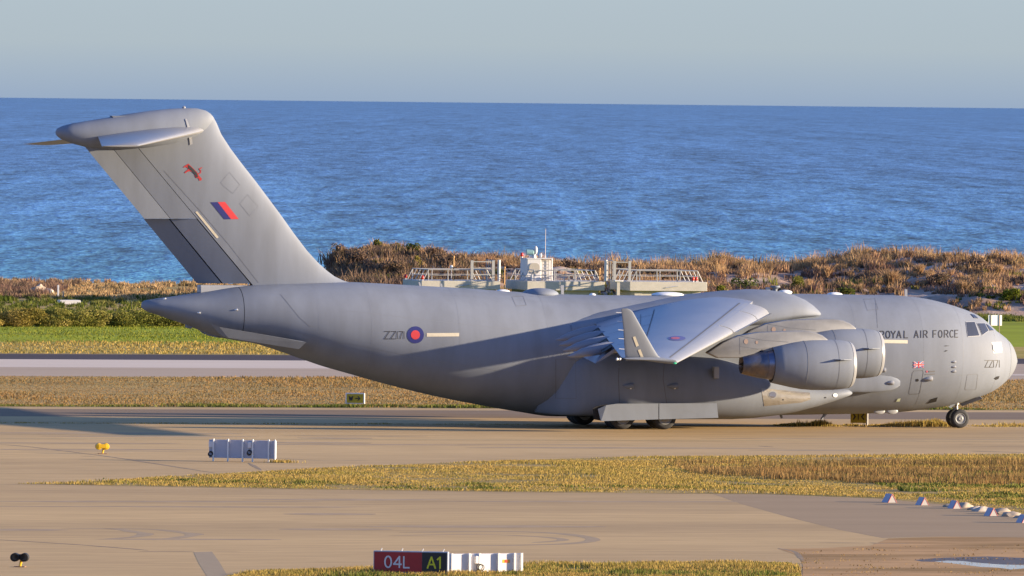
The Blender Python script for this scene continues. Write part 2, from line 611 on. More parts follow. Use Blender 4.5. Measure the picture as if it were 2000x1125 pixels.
# joints, repairs and tyre marks in the pavement
CRACK = mat('pavement_crack', (0.22, 0.15, 0.085), rough=.95, var=.3, vscale=1.2)
RUBBER = mat('tyre_mark_stain', (0.30, 0.208, 0.112), rough=.95, var=.12, vscale=.8)
REPAIR = mat('trench_repair', (0.275, 0.20, 0.115), rough=.95, var=.12, vscale=2.0)
def ground_stroke(name, pts, w, material, z, parent):
    P = [np.array(on_z(a, b)[:2]) for a, b in pts]
    # smooth the path
    Q = []
    for i in range(len(P) - 1):
        p0, p1, p2, p3 = P[max(i - 1, 0)], P[i], P[i + 1], P[min(i + 2, len(P) - 1)]
        for k in range(8):
            t = k / 8
            Q.append(0.5 * ((2 * p1) + (-p0 + p2) * t + (2 * p0 - 5 * p1 + 4 * p2 - p3) * t * t + (-p0 + 3 * p1 - 3 * p2 + p3) * t ** 3))
    Q.append(P[-1])
    v = []
    for i, q in enumerate(Q):
        d = Q[min(i + 1, len(Q) - 1)] - Q[max(i - 1, 0)]
        L = np.linalg.norm(d) + 1e-9
        nrm = np.array([-d[1], d[0]]) / L
        ww = w * (0.6 + 0.6 * abs(noise.noise((q[0] * .3, q[1] * .3, 2)))) * min(1, i / 4 + .2, (len(Q) - 1 - i) / 4 + .2) / 2
        v += [(*(q + nrm * ww), z * .3), (*(q - nrm * ww), z * .3)]
    return mesh_obj(name, v, [(2 * i, 2 * i + 1, 2 * i + 3, 2 * i + 2) for i in range(len(Q) - 1)], material, parent)
for pts, w in (([(120, 1032), (220, 1033), (262, 1039), (285, 1043), (262, 1049), (200, 1053.5)], .8),
               ([(200, 1032), (300, 1034), (355, 1040), (380, 1044), (350, 1050), (300, 1055)], .8),
               ([(780, 1040), (960, 1038), (1090, 1042), (1158, 1053), (1110, 1062), (940, 1066), (800, 1066)], .9),
               ([(760, 1046), (940, 1044), (1060, 1049), (1100, 1055), (1040, 1060)], .7)):
    ground_stroke('tyre_mark', pts, w, RUBBER, .013, taxiway)
for pts, w in (([(-40, 1052), (90, 1060), (180, 1066), (290, 1075)], .35), ([(270, 1077.5), (330, 1077), (380, 1077.5)], .4), ([(415, 1077), (470, 1077)], .25),
               ([(240, 896), (330, 900), (470, 902), (540, 902)], .35), ([(0, 868), (60, 873), (150, 884), (240, 896), (420, 924)], .3), ([(485, 904), (510, 918)], .3),
               ([(158, 891), (186, 891.5)], .4), ([(0, 878), (40, 878.5)], .5), ([(540, 895), (640, 900), (720, 899)], .35),
               ([(1600, 1060), (1690, 1061)], .4), ([(1700, 1060), (1730, 1062), (1780, 1061)], .4), ([(1520, 1071), (1552, 1078), (1568, 1095)], .3),
               ([(1895, 881), (1960, 883), (2010, 884)], .9), ([(1480, 871), (1510, 873)], .4), ([(1880, 868), (1900, 867.5)], .3), ([(560, 866), (900, 867)], .12), ([(900, 858), (1500, 864)], .12)):
    ground_stroke('pavement_crack', pts, w, CRACK, .017, taxiway)
px_sheet('trench_repair', [(378, 1078.5), (414, 1077.5), (430, 1100), (450, 1135), (410, 1135), (388, 1100)], REPAIR, .014, taxiway)
# slab joints along and across the taxiway, oil and rubber stains
for yj in (-9.5, -17.0, -24.5, -32.0, -60.0, -75.0, -90.0):
    band('slab_joint', yj, yj + .09, CRACK, .0165, parent=taxiway)
STAIN = mat('oil_stain', (0.33, 0.225, 0.118), rough=.9, var=.2, vscale=.6)
r_ = random.Random(5)
for i in range(26):
    px_, py_ = r_.uniform(-50, 2000), r_.choice([r_.uniform(846, 885), r_.uniform(972, 1090)])
    if px_ > 1450 and py_ > 960: continue
    c_ = on_z(px_, py_)
    L_, w_ = r_.uniform(1.5, 9), r_.uniform(.3, 1.3)
    pts_ = [(c_[0] + L_ * math.cos(a_) * (1 + .3 * noise.noise((a_, i, 0))), c_[1] + w_ * math.sin(a_) * (1 + .5 * noise.noise((a_ * 2, i, 3)))) for a_ in np.linspace(0, 2 * math.pi, 23)[:-1]]
    sheet('oil_stain', pts_, STAIN, .0135 + .0001 * i, taxiway)
# faded yellow centre line of the taxiway
band('taxiway_centre_line', -1.05, -.75, mat('faded_yellow_line', (.40, .29, .13), rough=.9, var=.12, vscale=.5), .018, parent=taxiway)
band('taxiway_edge_line', gy(900, 859.2), gy(900, 858.4), mat('faded_yellow_line', (.40, .29, .13)), .018, parent=taxiway)
# rain puddle in the dirt
PUD = mat('puddle_water', (0.40, 0.36, 0.30), rough=.12, spec=.3)
pp = [(1825, 1097), (1850, 1095.2), (1880, 1096), (1905, 1099), (1935, 1101.5), (1960, 1103), (2000, 1104), (2080, 1103.5), (2100, 1109), (2000, 1110.5), (1975, 1112.5), (1950, 1109), (1915, 1107.5), (1880, 1103), (1850, 1099.5)]
o = px_sheet('puddle', pp, PUD, .021)
px_sheet('wet_mud', [(1785, 1094), (1830, 1090), (1930, 1087), (2000, 1090), (2100, 1094), (2100, 1104), (1960, 1103), (1900, 1099), (1850, 1095), (1825, 1097.5), (1800, 1097)], mat('wet_mud', (.085, .06, .045), rough=.6, var=.3, vscale=1.5), .019)['kind'] = 'structure'

# ---- sea: flat sheet past the horizon, waves' light and dark put into colour, plus bump
SEA_Z = -3.0
def sea_mat():
    m = bpy.data.materials.new('sea_water')
    m.use_nodes = True
    nt = m.node_tree
    L = nt.links.new
    b = nt.nodes['Principled BSDF']
    b.inputs['Roughness'].default_value = 0.35
    b.inputs['Specular IOR Level'].default_value = 0.05
    b.inputs['IOR'].default_value = 1.33
    geo = nt.nodes.new('ShaderNodeNewGeometry')
    # coordinates across / along the line of sight from the shore (water shoals towards the beach)
    dx = nt.nodes.new('ShaderNodeVectorMath'); dx.operation = 'DOT_PRODUCT'
    L(geo.outputs['Position'], dx.inputs[0]); dx.inputs[1].default_value = tuple(v0)
    off = nt.nodes.new('ShaderNodeMath'); off.operation = 'ADD'
    L(dx.outputs['Value'], off.inputs[0]); off.inputs[1].default_value = float(-(CAM @ v0))
    mr = nt.nodes.new('ShaderNodeMapRange')
    mr.inputs['From Min'].default_value = 1040; mr.inputs['From Max'].default_value = 3400
    L(off.outputs[0], mr.inputs['Value'])
    cr = nt.nodes.new('ShaderNodeValToRGB')
    e = cr.color_ramp.elements
    e[0].position = 0.0; e[0].color = (0.056, 0.212, 0.262, 1)
    e[1].position = 1.0; e[1].color = (0.080, 0.180, 0.335, 1)
    k = e.new(0.13); k.color = (0.070, 0.210, 0.318, 1)
    k = e.new(0.40); k.color = (0.090, 0.225, 0.395, 1)
    L(mr.outputs[0], cr.inputs['Fac'])
    du = nt.nodes.new('ShaderNodeVectorMath'); du.operation = 'DOT_PRODUCT'
    L(geo.outputs['Position'], du.inputs[0]); du.inputs[1].default_value = tuple(r0)
    cxyz = nt.nodes.new('ShaderNodeCombineXYZ')
    L(du.outputs['Value'], cxyz.inputs['X']); L(dx.outputs['Value'], cxyz.inputs['Y'])
    def tex(width, length, detail=3, rough=.6, dist=0.0):
        """streaks for bright and dark wave faces, stretched along the line of sight"""
        mp = nt.nodes.new('ShaderNodeMapping')
        mp.inputs['Scale'].default_value = (1 / width, 1 / length, 1)
        L(cxyz.outputs[0], mp.inputs['Vector'])
        n = nt.nodes.new('ShaderNodeTexNoise')
        n.inputs['Scale'].default_value = 1.0
        n.inputs['Detail'].default_value = detail
        n.inputs['Roughness'].default_value = rough
        n.inputs['Distortion'].default_value = dist
        L(mp.outputs[0], n.inputs['Vector'])
        return n
    t0 = tex(1.2, 4.5, 2, .5, .1)
    t1 = tex(2.8, 20, 3, .6, .1)
    t2 = tex(7.5, 95, 3, .6, .1)
    t3 = tex(28.0, 1100, 4, .65)
    t4 = tex(160.0, 5000, 3, .6)
    def add(a, b_, w):
        x = nt.nodes.new('ShaderNodeMath'); x.operation = 'MULTIPLY_ADD'
        L(a, x.inputs[0]); x.inputs[1].default_value = w
        if isinstance(b_, float): x.inputs[2].default_value = b_
        else: L(b_, x.inputs[2])
        return x.outputs[0]
    s = add(t0.outputs['Fac'], add(t1.outputs['Fac'], add(t2.outputs['Fac'], add(t3.outputs['Fac'], add(t4.outputs['Fac'], 0.08, .25), .7), 1.0), 1.0), 1.1)
    m2 = nt.nodes.new('ShaderNodeMapRange')
    m2.inputs['From Min'].default_value = 1.86; m2.inputs['From Max'].default_value = 2.36
    m2.inputs['To Min'].default_value = .36; m2.inputs['To Max'].default_value = 1.55
    m2.clamp = False
    L(s, m2.inputs['Value'])
    vm = nt.nodes.new('ShaderNodeVectorMath'); vm.operation = 'SCALE'
    L(cr.outputs['Color'], vm.inputs[0]); L(m2.outputs[0], vm.inputs['Scale'])
    L(vm.outputs[0], b.inputs['Base Color'])
    bp = nt.nodes.new('ShaderNodeBump')
    bp.inputs['Strength'].default_value = .35; bp.inputs['Distance'].default_value = 1.0
    L(s, bp.inputs['Height'])
    L(bp.outputs[0], b.inputs['Normal'])
    return m
vv, ff = [], []
deps = [900, 1100, 1400, 1800, 2500, 4000, 8000, 20000, 60000, 200000]
for d in deps:
    for u in (-1.6, -.4, -.1, .1, .4, 1.6):
        x, y = lat(u * max(d, 2000), d)
        vv.append((x, y, SEA_Z))
for j in range(len(deps) - 1):
    for i in range(5):
        ff.append((j * 6 + i, j * 6 + i + 1, (j + 1) * 6 + i + 1, (j + 1) * 6 + i))
water = mesh_obj('sea', vv, ff, sea_mat())
water['kind'] = 'structure'

# ---- dune bank between the runway and the sea
CREST = [(560, 560), (640, 553), (648, 520), (670, 506), (700, 500), (740, 496), (800, 496), (860, 502), (950, 507), (1050, 510), (1150, 517), (1250, 522), (1330, 524), (1400, 519), (1470, 523), (1560, 522), (1650, 512), (1720, 508), (1850, 510), (2000, 514), (2150, 515), (2400, 520), (2800, 560)]
DC = 952.0
cx_ = [(a - 1000) / FPX * DC for a, b in CREST]
cz_ = [EYE - (b - (HORIZ + .0105 * (a - 1000))) * DC / FPX for a, b in CREST]
def dune_h(u, d):
    hc = max(interp(u, cx_, cz_), 0)
    if hc <= 0.02: return -0.6
    t = (d - 924) / (DC - 924)
    if d <= DC:
        t = min(max(t, 0), 1)
        s = t ** .75 * (1.0 - .08 * math.sin(math.pi * t))
    else:
        q = min((d - DC) / 60, 1)
        s = 1 - q * q * 1.4
    h = hc * s
    if h > -1:
        k = min(1, max(h, 0) / 1.0)
        h += k * (.95 * noise.noise((u * .10, d * .14, 1.5)) + .35 * noise.noise((u * .35, d * .35, 4)) + .15 * noise.noise((u * 1.1, d * 1.1, 7)))
        if d < 940 : h = max(h, -.3)
    return h
ug = np.linspace(-20, 78, 197)
dg = np.concatenate([np.linspace(922, 958, 60), np.linspace(961, 1030, 18)])
vv, ff = [], []
for d in dg:
    for u in ug:
        x, y = lat(u, d)
        vv.append((x, y, dune_h(u, d) - (.25 if d < 923 else 0)))
n = len(ug)
for j in range(len(dg) - 1):
    for i in range(n - 1):
        ff.append((j * n + i, j * n + i + 1, (j + 1) * n + i + 1, (j + 1) * n + i))
dune = mesh_obj('dune', vv, ff, DUNE, smooth=True)
dune['kind'] = 'structure'

# ================================================================== grass and dune plants
STRAW = leaf_mat('straw_grass', [(0.19, 0.165, 0.035), (0.32, 0.235, 0.06), (0.41, 0.29, 0.09), (0.31, 0.20, 0.06)], scale=.22)
STRAW2 = leaf_mat('tan_grass', [(0.15, 0.115, 0.04), (0.24, 0.155, 0.06), (0.29, 0.185, 0.075), (0.24, 0.13, 0.045)], scale=.12)
GREEN = leaf_mat('green_grass', [(0.05, 0.075, 0.015), (0.10, 0.125, 0.02), (0.14, 0.15, 0.035), (0.18, 0.15, 0.055)], scale=.1)
DRYB = leaf_mat('dry_dune_grass', [(0.13, 0.10, 0.055), (0.28, 0.18, 0.095), (0.50, 0.32, 0.165), (0.38, 0.22, 0.13)], scale=.25)
BROWN = leaf_mat('brown_scrub', [(0.07, 0.055, 0.042), (0.15, 0.10, 0.07), (0.24, 0.15, 0.10), (0.20, 0.115, 0.09)], scale=.3)
LEAFG = leaf_mat('shrub_leaves', [(0.05, 0.07, 0.016), (0.10, 0.12, 0.026), (0.16, 0.165, 0.036), (0.24, 0.20, 0.055)], scale=.4)
PALEB = leaf_mat('pale_shore_grass', [(0.17, 0.13, 0.06), (0.33, 0.225, 0.11), (0.48, 0.33, 0.17), (0.38, 0.24, 0.12)], scale=.12)
DARKB = leaf_mat('dark_scrub_leaves', [(0.08, 0.06, 0.05), (0.15, 0.105, 0.075), (0.24, 0.155, 0.105), (0.17, 0.13, 0.07)], scale=.5)
LEAFY = leaf_mat('yellow_shrub_leaves', [(0.14, 0.13, 0.03), (0.28, 0.22, 0.05), (0.38, 0.28, 0.09)], scale=.4)
LEAFB = leaf_mat('bright_leaves', [(0.10, 0.13, 0.014), (0.17, 0.19, 0.02), (0.23, 0.22, 0.035)], scale=.4)
WOOD = mat('dry_stem', (.12, .08, .05), rough=.9)

def blades_geom(B, h, w, lean=.35):
    """one bent blade (two triangles) per base point B (n,3)"""
    n = len(B)
    a = rng.uniform(0, 2 * np.pi, n)
    side = np.stack([np.cos(a), np.sin(a), np.zeros(n)], 1) * (w / 2)[:, None]
    b = rng.uniform(0, 2 * np.pi, n)
    ln = rng.uniform(.05, lean, n) * h
    mid = B + np.stack([np.cos(b) * ln * .35, np.sin(b) * ln * .35, h * .6], 1)
    tip = B + np.stack([np.cos(b) * ln, np.sin(b) * ln, h], 1)
    V = np.empty((n, 5, 3))
    V[:, 0] = B - side; V[:, 1] = B + side; V[:, 2] = mid + side * .7; V[:, 3] = mid - side * .7; V[:, 4] = tip
    i = np.arange(n)[:, None] * 5
    F = np.concatenate([i + np.array([[0, 1, 2]]), i + np.array([[0, 2, 3]]), i + np.array([[3, 2, 4]])], 1).reshape(-1, 3)
    return V.reshape(-1, 3), F
def grass(name, B, h, w, material, lean=.4, tint=None):
    V, F = blades_geom(B, h, w, lean)
    t = rng.uniform(0, 1, len(B)) if tint is None else tint
    return tag(tri_obj(name, V, F, material, np.repeat(t, 5)), kind='stuff')
def in_poly(x, y, poly):
    P = np.array(poly)
    ins = np.zeros(len(x), bool)
    j = len(P) - 1
    for i in range(len(P)):
        c = ((P[i, 1] > y) != (P[j, 1] > y)) & (x < (P[j, 0] - P[i, 0]) * (y - P[i, 1]) / (P[j, 1] - P[i, 1] + 1e-12) + P[i, 0])
        ins ^= c
        j = i
    return ins
def fbm(x, y, s, seed=0):
    return np.array([noise.fractal((a * s, b * s, seed), 1.0, 2.0, 3) for a, b in zip(x, y)])
def scatter_poly(poly_xy, n, clump_s=.25, thresh=-.1, seed=0):
    P = np.array([p[:2] for p in poly_xy])
    lo, hi = P.min(0), P.max(0)
    out = np.empty((0, 2))
    for _ in range(30):
        q = rng.uniform(lo, hi, (n * 2, 2))
        q = q[in_poly(q[:, 0], q[:, 1], P)]
        if thresh > -1:
            f = fbm(q[:, 0], q[:, 1], clump_s, seed)
            q = q[f + rng.normal(0, .15, len(q)) > thresh]
        out = np.concatenate([out, q])
        if len(out) >= n: break
    return out[:n]
def grass_field(name, px_poly, n, h, w, material, clump_s=.25, thresh=-.15, seed=0, z=.02, world=False, lean=.5):
    poly = px_poly if world else [on_z(a, b) for a, b in px_poly]
    q = scatter_poly(poly, n, clump_s, thresh, seed)
    B = np.column_stack([q, np.full(len(q), z)])
    f = fbm(q[:, 0], q[:, 1], clump_s * .6, seed + 5)
    hh = h * np.clip(.75 + .9 * f, .3, 1.7) * rng.uniform(.55, 1.25, len(q))
    return grass(name, B, hh, rng.uniform(.6, 1.4, len(q)) * w, material, lean)
VERGE_PX = [(30, 945.5), (200, 941), (300, 933), (450, 925), (700, 912), (1000, 900), (1250, 893), (1500, 891), (2060, 888), (2060, 1011), (1960, 999), (1850, 984), (1720, 973), (1500, 965), (1000, 961), (600, 955.5), (250, 949)]
grass_field('verge_grass', VERGE_PX, 120000, .10, .035, STRAW, .2, -.3, 1)
grass_field('tall_verge_grass', [(1300, 905), (2060, 903), (2060, 945), (1900, 950), (1700, 945), (1500, 938), (1350, 925)], 16000, .34, .032, STRAW2, .22, -.02, 3)
grass_field('verge_weeds', [(1650, 930), (2060, 925), (2060, 1004), (1900, 980), (1780, 966)], 5000, .16, .07, LEAFG, .3, .1, 9)
grass_field('verge_weeds', [(200, 936), (1000, 948), (1700, 950), (1000, 960.5), (600, 955), (250, 948)], 3000, .12, .06, LEAFG, .3, .18, 19)
grass_field('foreground_grass', [(440, 1127), (520, 1113.5), (730, 1110), (1030, 1102), (1300, 1099.5), (1540, 1099), (1562, 1110), (1570, 1150), (430, 1150)], 50000, .15, .03, STRAW, .4, -.3, 4)
grass_field('foreground_weeds', [(640, 1116), (1060, 1108), (1560, 1104), (1560, 1150), (600, 1150)], 9000, .18, .04, GREEN, .35, .0, 5)
grass_field('dirt_weeds', [(1560, 1080), (1750, 1068), (2040, 1066), (2040, 1140), (1570, 1140)], 900, .06, .04, STRAW2, .5, .35, 6)
# tan grass between taxiway and runway, with a green fringe along the shoulder
x0_, x1_ = float(on_z(-30, 765)[0]) - 14, float(on_z(2030, 765)[0]) + 26
grass_field('infield_grass', [(x0_, Y_SHF + .3), (x1_, Y_SHF + .3), (x1_, Y_RWN - .2), (x0_, Y_RWN - .2)], 120000, .12, .05, STRAW2, .08, -2, 7, world=True)
grass_field('infield_fringe', [(x0_, Y_SHF + .1), (x1_, Y_SHF + .1), (x1_, Y_SHF + 3.2), (x0_, Y_SHF + 3.2)], 16000, .22, .06, GREEN, .12, -.12, 8, world=True)
grass_field('turf_blades', [(x0_ - 6, Y_RWF + .3), (x1_ + 6, Y_RWF + .3), (x1_ + 6, gy(100, 668)), (x0_ - 6, gy(100, 668))], 26000, .13, .07, STRAW, .06, -.3, 10, world=True)
grass_field('green_turf_blades', [(x0_ - 6, gy(100, 672)), (x1_ + 6, gy(100, 672)), (x1_ + 14, gy(100, 640)), (x0_ - 14, gy(100, 640))], 40000, .13, .07, LEAFB, .06, -.4, 11, world=True)
turf3 = band('green_turf', gy(100, 640) - .02, gy(1970, 619), MATS['bright_turf'], .008, x0=8, x1=400)
grass_field('far_turf_blades', [(14, gy(100, 640)), (75, gy(100, 640)), (75, gy(1970, 622)), (30, gy(1970, 622))], 26000, .13, .07, LEAFB, .06, -.4, 12, world=True)
# straw growing along the pavement edge under and ahead of the aircraft
def edge_grass(pxa, pxb, n, h, dep_sp=.7):
    xa_, xb_ = float(on_z(pxa, 832)[0]), float(on_z(pxb, 832)[0])
    q = np.column_stack([rng.uniform(xa_, xb_, n), Y_TWF + rng.normal(0, dep_sp, n)])
    f = fbm(q[:, 0], q[:, 1], .35, 2)
    e = np.clip(np.minimum(q[:, 0] - xa_, xb_ - q[:, 0]) / 1.2, .15, 1)
    return np.column_stack([q, np.full(n, .01)]), h * np.clip(.8 + f, .3, 1.6) * e * rng.uniform(.5, 1.2, n)
parts = [edge_grass(1516, 1632, 2600, .45), edge_grass(1700, 1862, 2800, .36), edge_grass(1890, 2040, 1200, .22), edge_grass(1640, 1700, 400, .16), edge_grass(-30, 1090, 1500, .06, .3)]
B = np.concatenate([p[0] for p in parts]); hh = np.concatenate([p[1] for p in parts])
grass('pavement_edge_grass', B, hh, rng.uniform(.03, .06, len(B)), STRAW)

# dry tufts over the dune and along the shore
def tufts(name, centres, size, nb, material, spread=.45, w=.075):
    c = np.repeat(centres, nb, 0)
    sz = np.repeat(size, nb)
    a = rng.uniform(0, 2 * np.pi, len(c)); r = np.sqrt(rng.uniform(0, 1, len(c))) * sz * spread
    B = c + np.stack([np.cos(a) * r, np.sin(a) * r, -.06 + 0 * r], 1)
    h = sz * rng.uniform(.55, 1.1, len(c))
    t = np.clip(np.repeat(rng.uniform(0, 1, len(centres)), nb) * .75 + rng.uniform(0, .3, len(c)), 0, 1)
    return grass(name, B, h, np.full(len(c), w) * rng.uniform(.6, 1.4, len(c)), material, .75, t)
def dune_points(n, u0_, u1_, d0, d1, s=.12, th=-.1, seed=0):
    u = rng.uniform(u0_, u1_, n * 3); d = rng.uniform(d0, d1, n * 3)
    f = fbm(u, d, s, seed)
    k = f + rng.normal(0, .12, len(u)) > th
    u, d = u[k][:n], d[k][:n]
    out = []
    for a, b in zip(u, d):
        h = dune_h(a, b)
        if h > .05:
            out.append((*lat(a, b), h))
    return np.array(out)
def sizes(n, med, sd=.45, lo=.15, hi=1.35):
    return np.clip(med * np.exp(rng.normal(0, sd, n)), lo, hi)
P = dune_points(2300, -15.5, 50, 925, 962, .11, .0, 3)
tufts('dune_grass', P, sizes(len(P), .42), 26, DRYB, .6, .07)
P = dune_points(1500, -15.5, 50, 925, 958, .16, .06, 13)
tufts('dune_scrub', P, sizes(len(P), .38), 26, BROWN, .9, .09)
P = dune_points(900, -15.5, -3, 925, 956, .2, -.2, 43)
tufts('dark_dune_scrub', P, sizes(len(P), .5), 30, DARKB, .9, .10)
P = dune_points(700, -14, 50, 924, 945, .16, .1, 23)
tufts('dune_weeds', P, sizes(len(P), .3), 24, LEAFG, .9, .10)
P = dune_points(800, -15.5, 50, 949, 960, .25, -.1, 33)
tufts('crest_grass', P, sizes(len(P), .5, .5), 28, DRYB, .55)
P = dune_points(420, -4, 50, 949, 960, .25, -.1, 53)
tufts('pale_crest_grass', P, sizes(len(P), .55, .4), 26, PALEB, .6, .06)
u = rng.uniform(-50, -11, 1500); d = rng.uniform(960, 1052, 1500)
k = fbm(u, d, .08, 5) > -.25
P = np.array([(*lat(a, b), 0) for a, b in zip(u[k], d[k])])
tufts('shore_grass', P, rng.uniform(.22, .55, len(P)), 30, PALEB, .7, .09)
u = rng.uniform(-50, -40, 160); d = rng.uniform(960, 1040, 160)
P = np.array([(*lat(a, b), 0) for a, b in zip(u, d)])
tufts('shore_scrub', P, rng.uniform(.4, .9, len(P)), 34, BROWN, .8, .1)
u = rng.uniform(-46, -8, 900); d = rng.uniform(856, 972, 900)
P = np.array([(*lat(a, b), 0) for a, b in zip(u, d)])
tufts('shore_weeds', P, rng.uniform(.3, .6, len(P)), 26, GREEN, .8, .1)
u = rng.uniform(36, 52, 500); d = rng.uniform(905, 926, 500)
P = np.array([(*lat(a, b), 0) for a, b in zip(u, d)])
tufts('bank_foot_grass', P, rng.uniform(.2, .5, len(P)), 22, GREEN, .8, .09)

def leaf_cloud(n, rx, ry, rz, leaf, lumps=11, seed=1, base=0.0):
    """leaf faces spread through several overlapping lumps"""
    r_ = np.random.default_rng(seed)
    c = r_.uniform(-1, 1, (lumps, 3)) * np.array([rx, ry, rz]) * .55 + np.array([0, 0, rz * .85 + base])
    s = r_.uniform(.35, .65, lumps)
    k = r_.integers(0, lumps, n)
    d = r_.normal(0, 1, (n, 3)); d /= np.linalg.norm(d, axis=1)[:, None]
    rad = r_.uniform(.45, 1.05, n) ** .6
    p = c[k] + d * (rad * s[k])[:, None] * np.array([rx, ry, rz])
    p[:, 2] = np.maximum(p[:, 2], .03)
    a = r_.normal(0, 1, (n, 3)); a /= np.linalg.norm(a, axis=1)[:, None]
    b = np.cross(a, r_.normal(0, 1, (n, 3))); b /= np.linalg.norm(b, axis=1)[:, None]
    L = leaf * r_.uniform(.6, 1.4, n)[:, None]
    V = np.empty((n, 4, 3))
    V[:, 0] = p - a * L * .5; V[:, 1] = p + b * L * .28; V[:, 2] = p + a * L * .5; V[:, 3] = p - b * L * .28
    return V.reshape(-1, 3), np.arange(n * 4).reshape(-1, 4), np.repeat(np.clip(r_.uniform(0, .5, lumps)[k] + r_.uniform(0, .5, n), 0, 1), 4)
def shrub(name, label, loc, rx, ry, rz, n, leaf, material, seed, group=None, cat='shrub'):
    root = thing(name, label, cat, loc, 0, group)
    V, F, T = leaf_cloud(n, rx, ry, rz, leaf, seed=seed)
    tri_obj('foliage', V, F, material, T, root)
    mb = MB()
    r_ = random.Random(seed)
    for _ in range(5):
        mb.tube((r_.uniform(-.1, .1), r_.uniform(-.1, .1), -.1), (r_.uniform(-.7, .7) * rx, r_.uniform(-.6, .6) * ry, r_.uniform(.7, 1.4) * rz), .05, 5, .015)
    mb.build('stem', WOOD, root)
    return root
HEDG = leaf_mat('hedge_leaves', [(0.10, 0.115, 0.026), (0.21, 0.21, 0.045), (0.30, 0.27, 0.065), (0.38, 0.30, 0.10)], scale=.3)
HEDGE = [(-28, .95, LEAFY, 'yellow'), (14, .9, LEAFY, 'yellow'), (50, 1.02, LEAFY, 'yellow'), (92, 1.0, HEDG, 'green'), (132, .92, HEDG, 'green'), (176, .96, HEDG, 'green'), (222, .93, HEDG, 'green'),
         (266, .98, HEDG, 'green'), (310, .92, HEDG, 'green'), (352, .95, HEDG, 'green'), (396, .85, HEDG, 'green'), (440, .7, HEDG, 'green')]
HL = ['straw yellow bush at the left end of the hedge beside the green turf', 'straw yellow bush second in the hedge, next to the one at the left end', 'tall straw yellow bush where the yellow end of the hedge meets the green',
      'dark green bush next to the last yellow bush of the hedge', 'dark green hedge bush in front of the low concrete block', 'green hedge bush just right of the low concrete block', 'dark green hedge bush midway between the concrete block and the tail cone',
      'green hedge bush left of the tip of the tail cone', 'green hedge bush behind the very tip of the tail cone', 'green bush showing under the tail cone next to its tip', 'low green bush under the middle of the tail cone', 'small green bush half hidden under the rear fuselage']
for i, (px, s, m_, nm) in enumerate(HEDGE):
    p = on_z(px, 638)
    shrub('hedge_bush', HL[i], p, 1.9, 1.3, s * .78, 5200, .13, m_, 40 + i, 'bushes of the hedge by the green turf', 'bush')
def on_dune(px, dep):
    u = (px - 1000) / FPX * dep
    x, y = lat(u, dep)
    return (x, y, dune_h(u, dep) - .05)
for i, (px, dep, rx, rz, m_, lab) in enumerate([
        (737, 953, .45, .75, LEAFG, 'pointed dark green shrub on top of the dune near the tail fin'), (770, 953, .4, .55, LEAFG, 'small green shrub on the dune crest right of the pointed shrub'),
        (803, 952, .75, .6, LEAFG, 'round green shrub on the dune crest above the left platform'), (815, 944, .6, .75, LEAFY, 'yellow-green shrub on the dune face behind the left platform'),
        (738, 944, .5, .4, LEAFY, 'light green spiky shrub on the dune face below the crest shrubs'), (1625, 926, 1.1, .45, LEAFB, 'bright green low shrub right above the wing root at the foot of the dune'),
        (1408, 930, .5, .45, LEAFB, 'small bright green shrub at the right end of the right-hand platform'), (1560, 935, .8, .6, LEAFG, 'olive green shrub on the dune behind the wing root'),
        (1975, 928, .8, .6, LEAFB, 'bright green shrub on the dune slope behind the nose'), (1655, 932, .7, .6, LEAFG, 'olive green shrub on the dune slope left of the tall blade aerial'),
        (668, 950, 1.1, .75, DARKB, 'dark brown bush at the left end of the dune beside the tail fin'), (700, 947, 1.2, .8, DARKB, 'dark bush on the dune face between the left end and the pointed shrub'), (845, 950, 1.0, .7, DARKB, 'dark bush on the dune right of the round green shrub'),
        (880, 946, 1.2, .75, DARKB, 'wide dark bush behind the orange pole of the left platform'), (765, 941, 1.1, .6, DARKB, 'dark bush low on the dune face above the spine of the rear fuselage'), (1120, 948, 1.1, .6, DARKB, 'dark bush on the dune right of the white cabin'),
        (1290, 943, 1.2, .65, DARKB, 'dark olive bush behind the middle of the right-hand platform'), (1450, 938, 1.1, .6, LEAFG, 'olive bush on the dune between right-hand platform and wing root'), (1695, 945, 1.2, .6, DARKB, 'dark bush left of the large golden tussock'), (1835, 938, 1.3, .65, DARKB, 'dark bush on the slope left of the cockpit roof'),
        (1905, 945, 1.2, .6, DARKB, 'dark bush near the crest above the cockpit'), (1930, 932, .9, .5, LEAFG, 'small green bush on the slope just above the white board')]):
    shrub('dune_shrub', lab, on_dune(px, dep), rx, rx * .9, rz, 900 if rx < .7 else 1300, .17, m_, 80 + i, 'green shrubs on the dune')
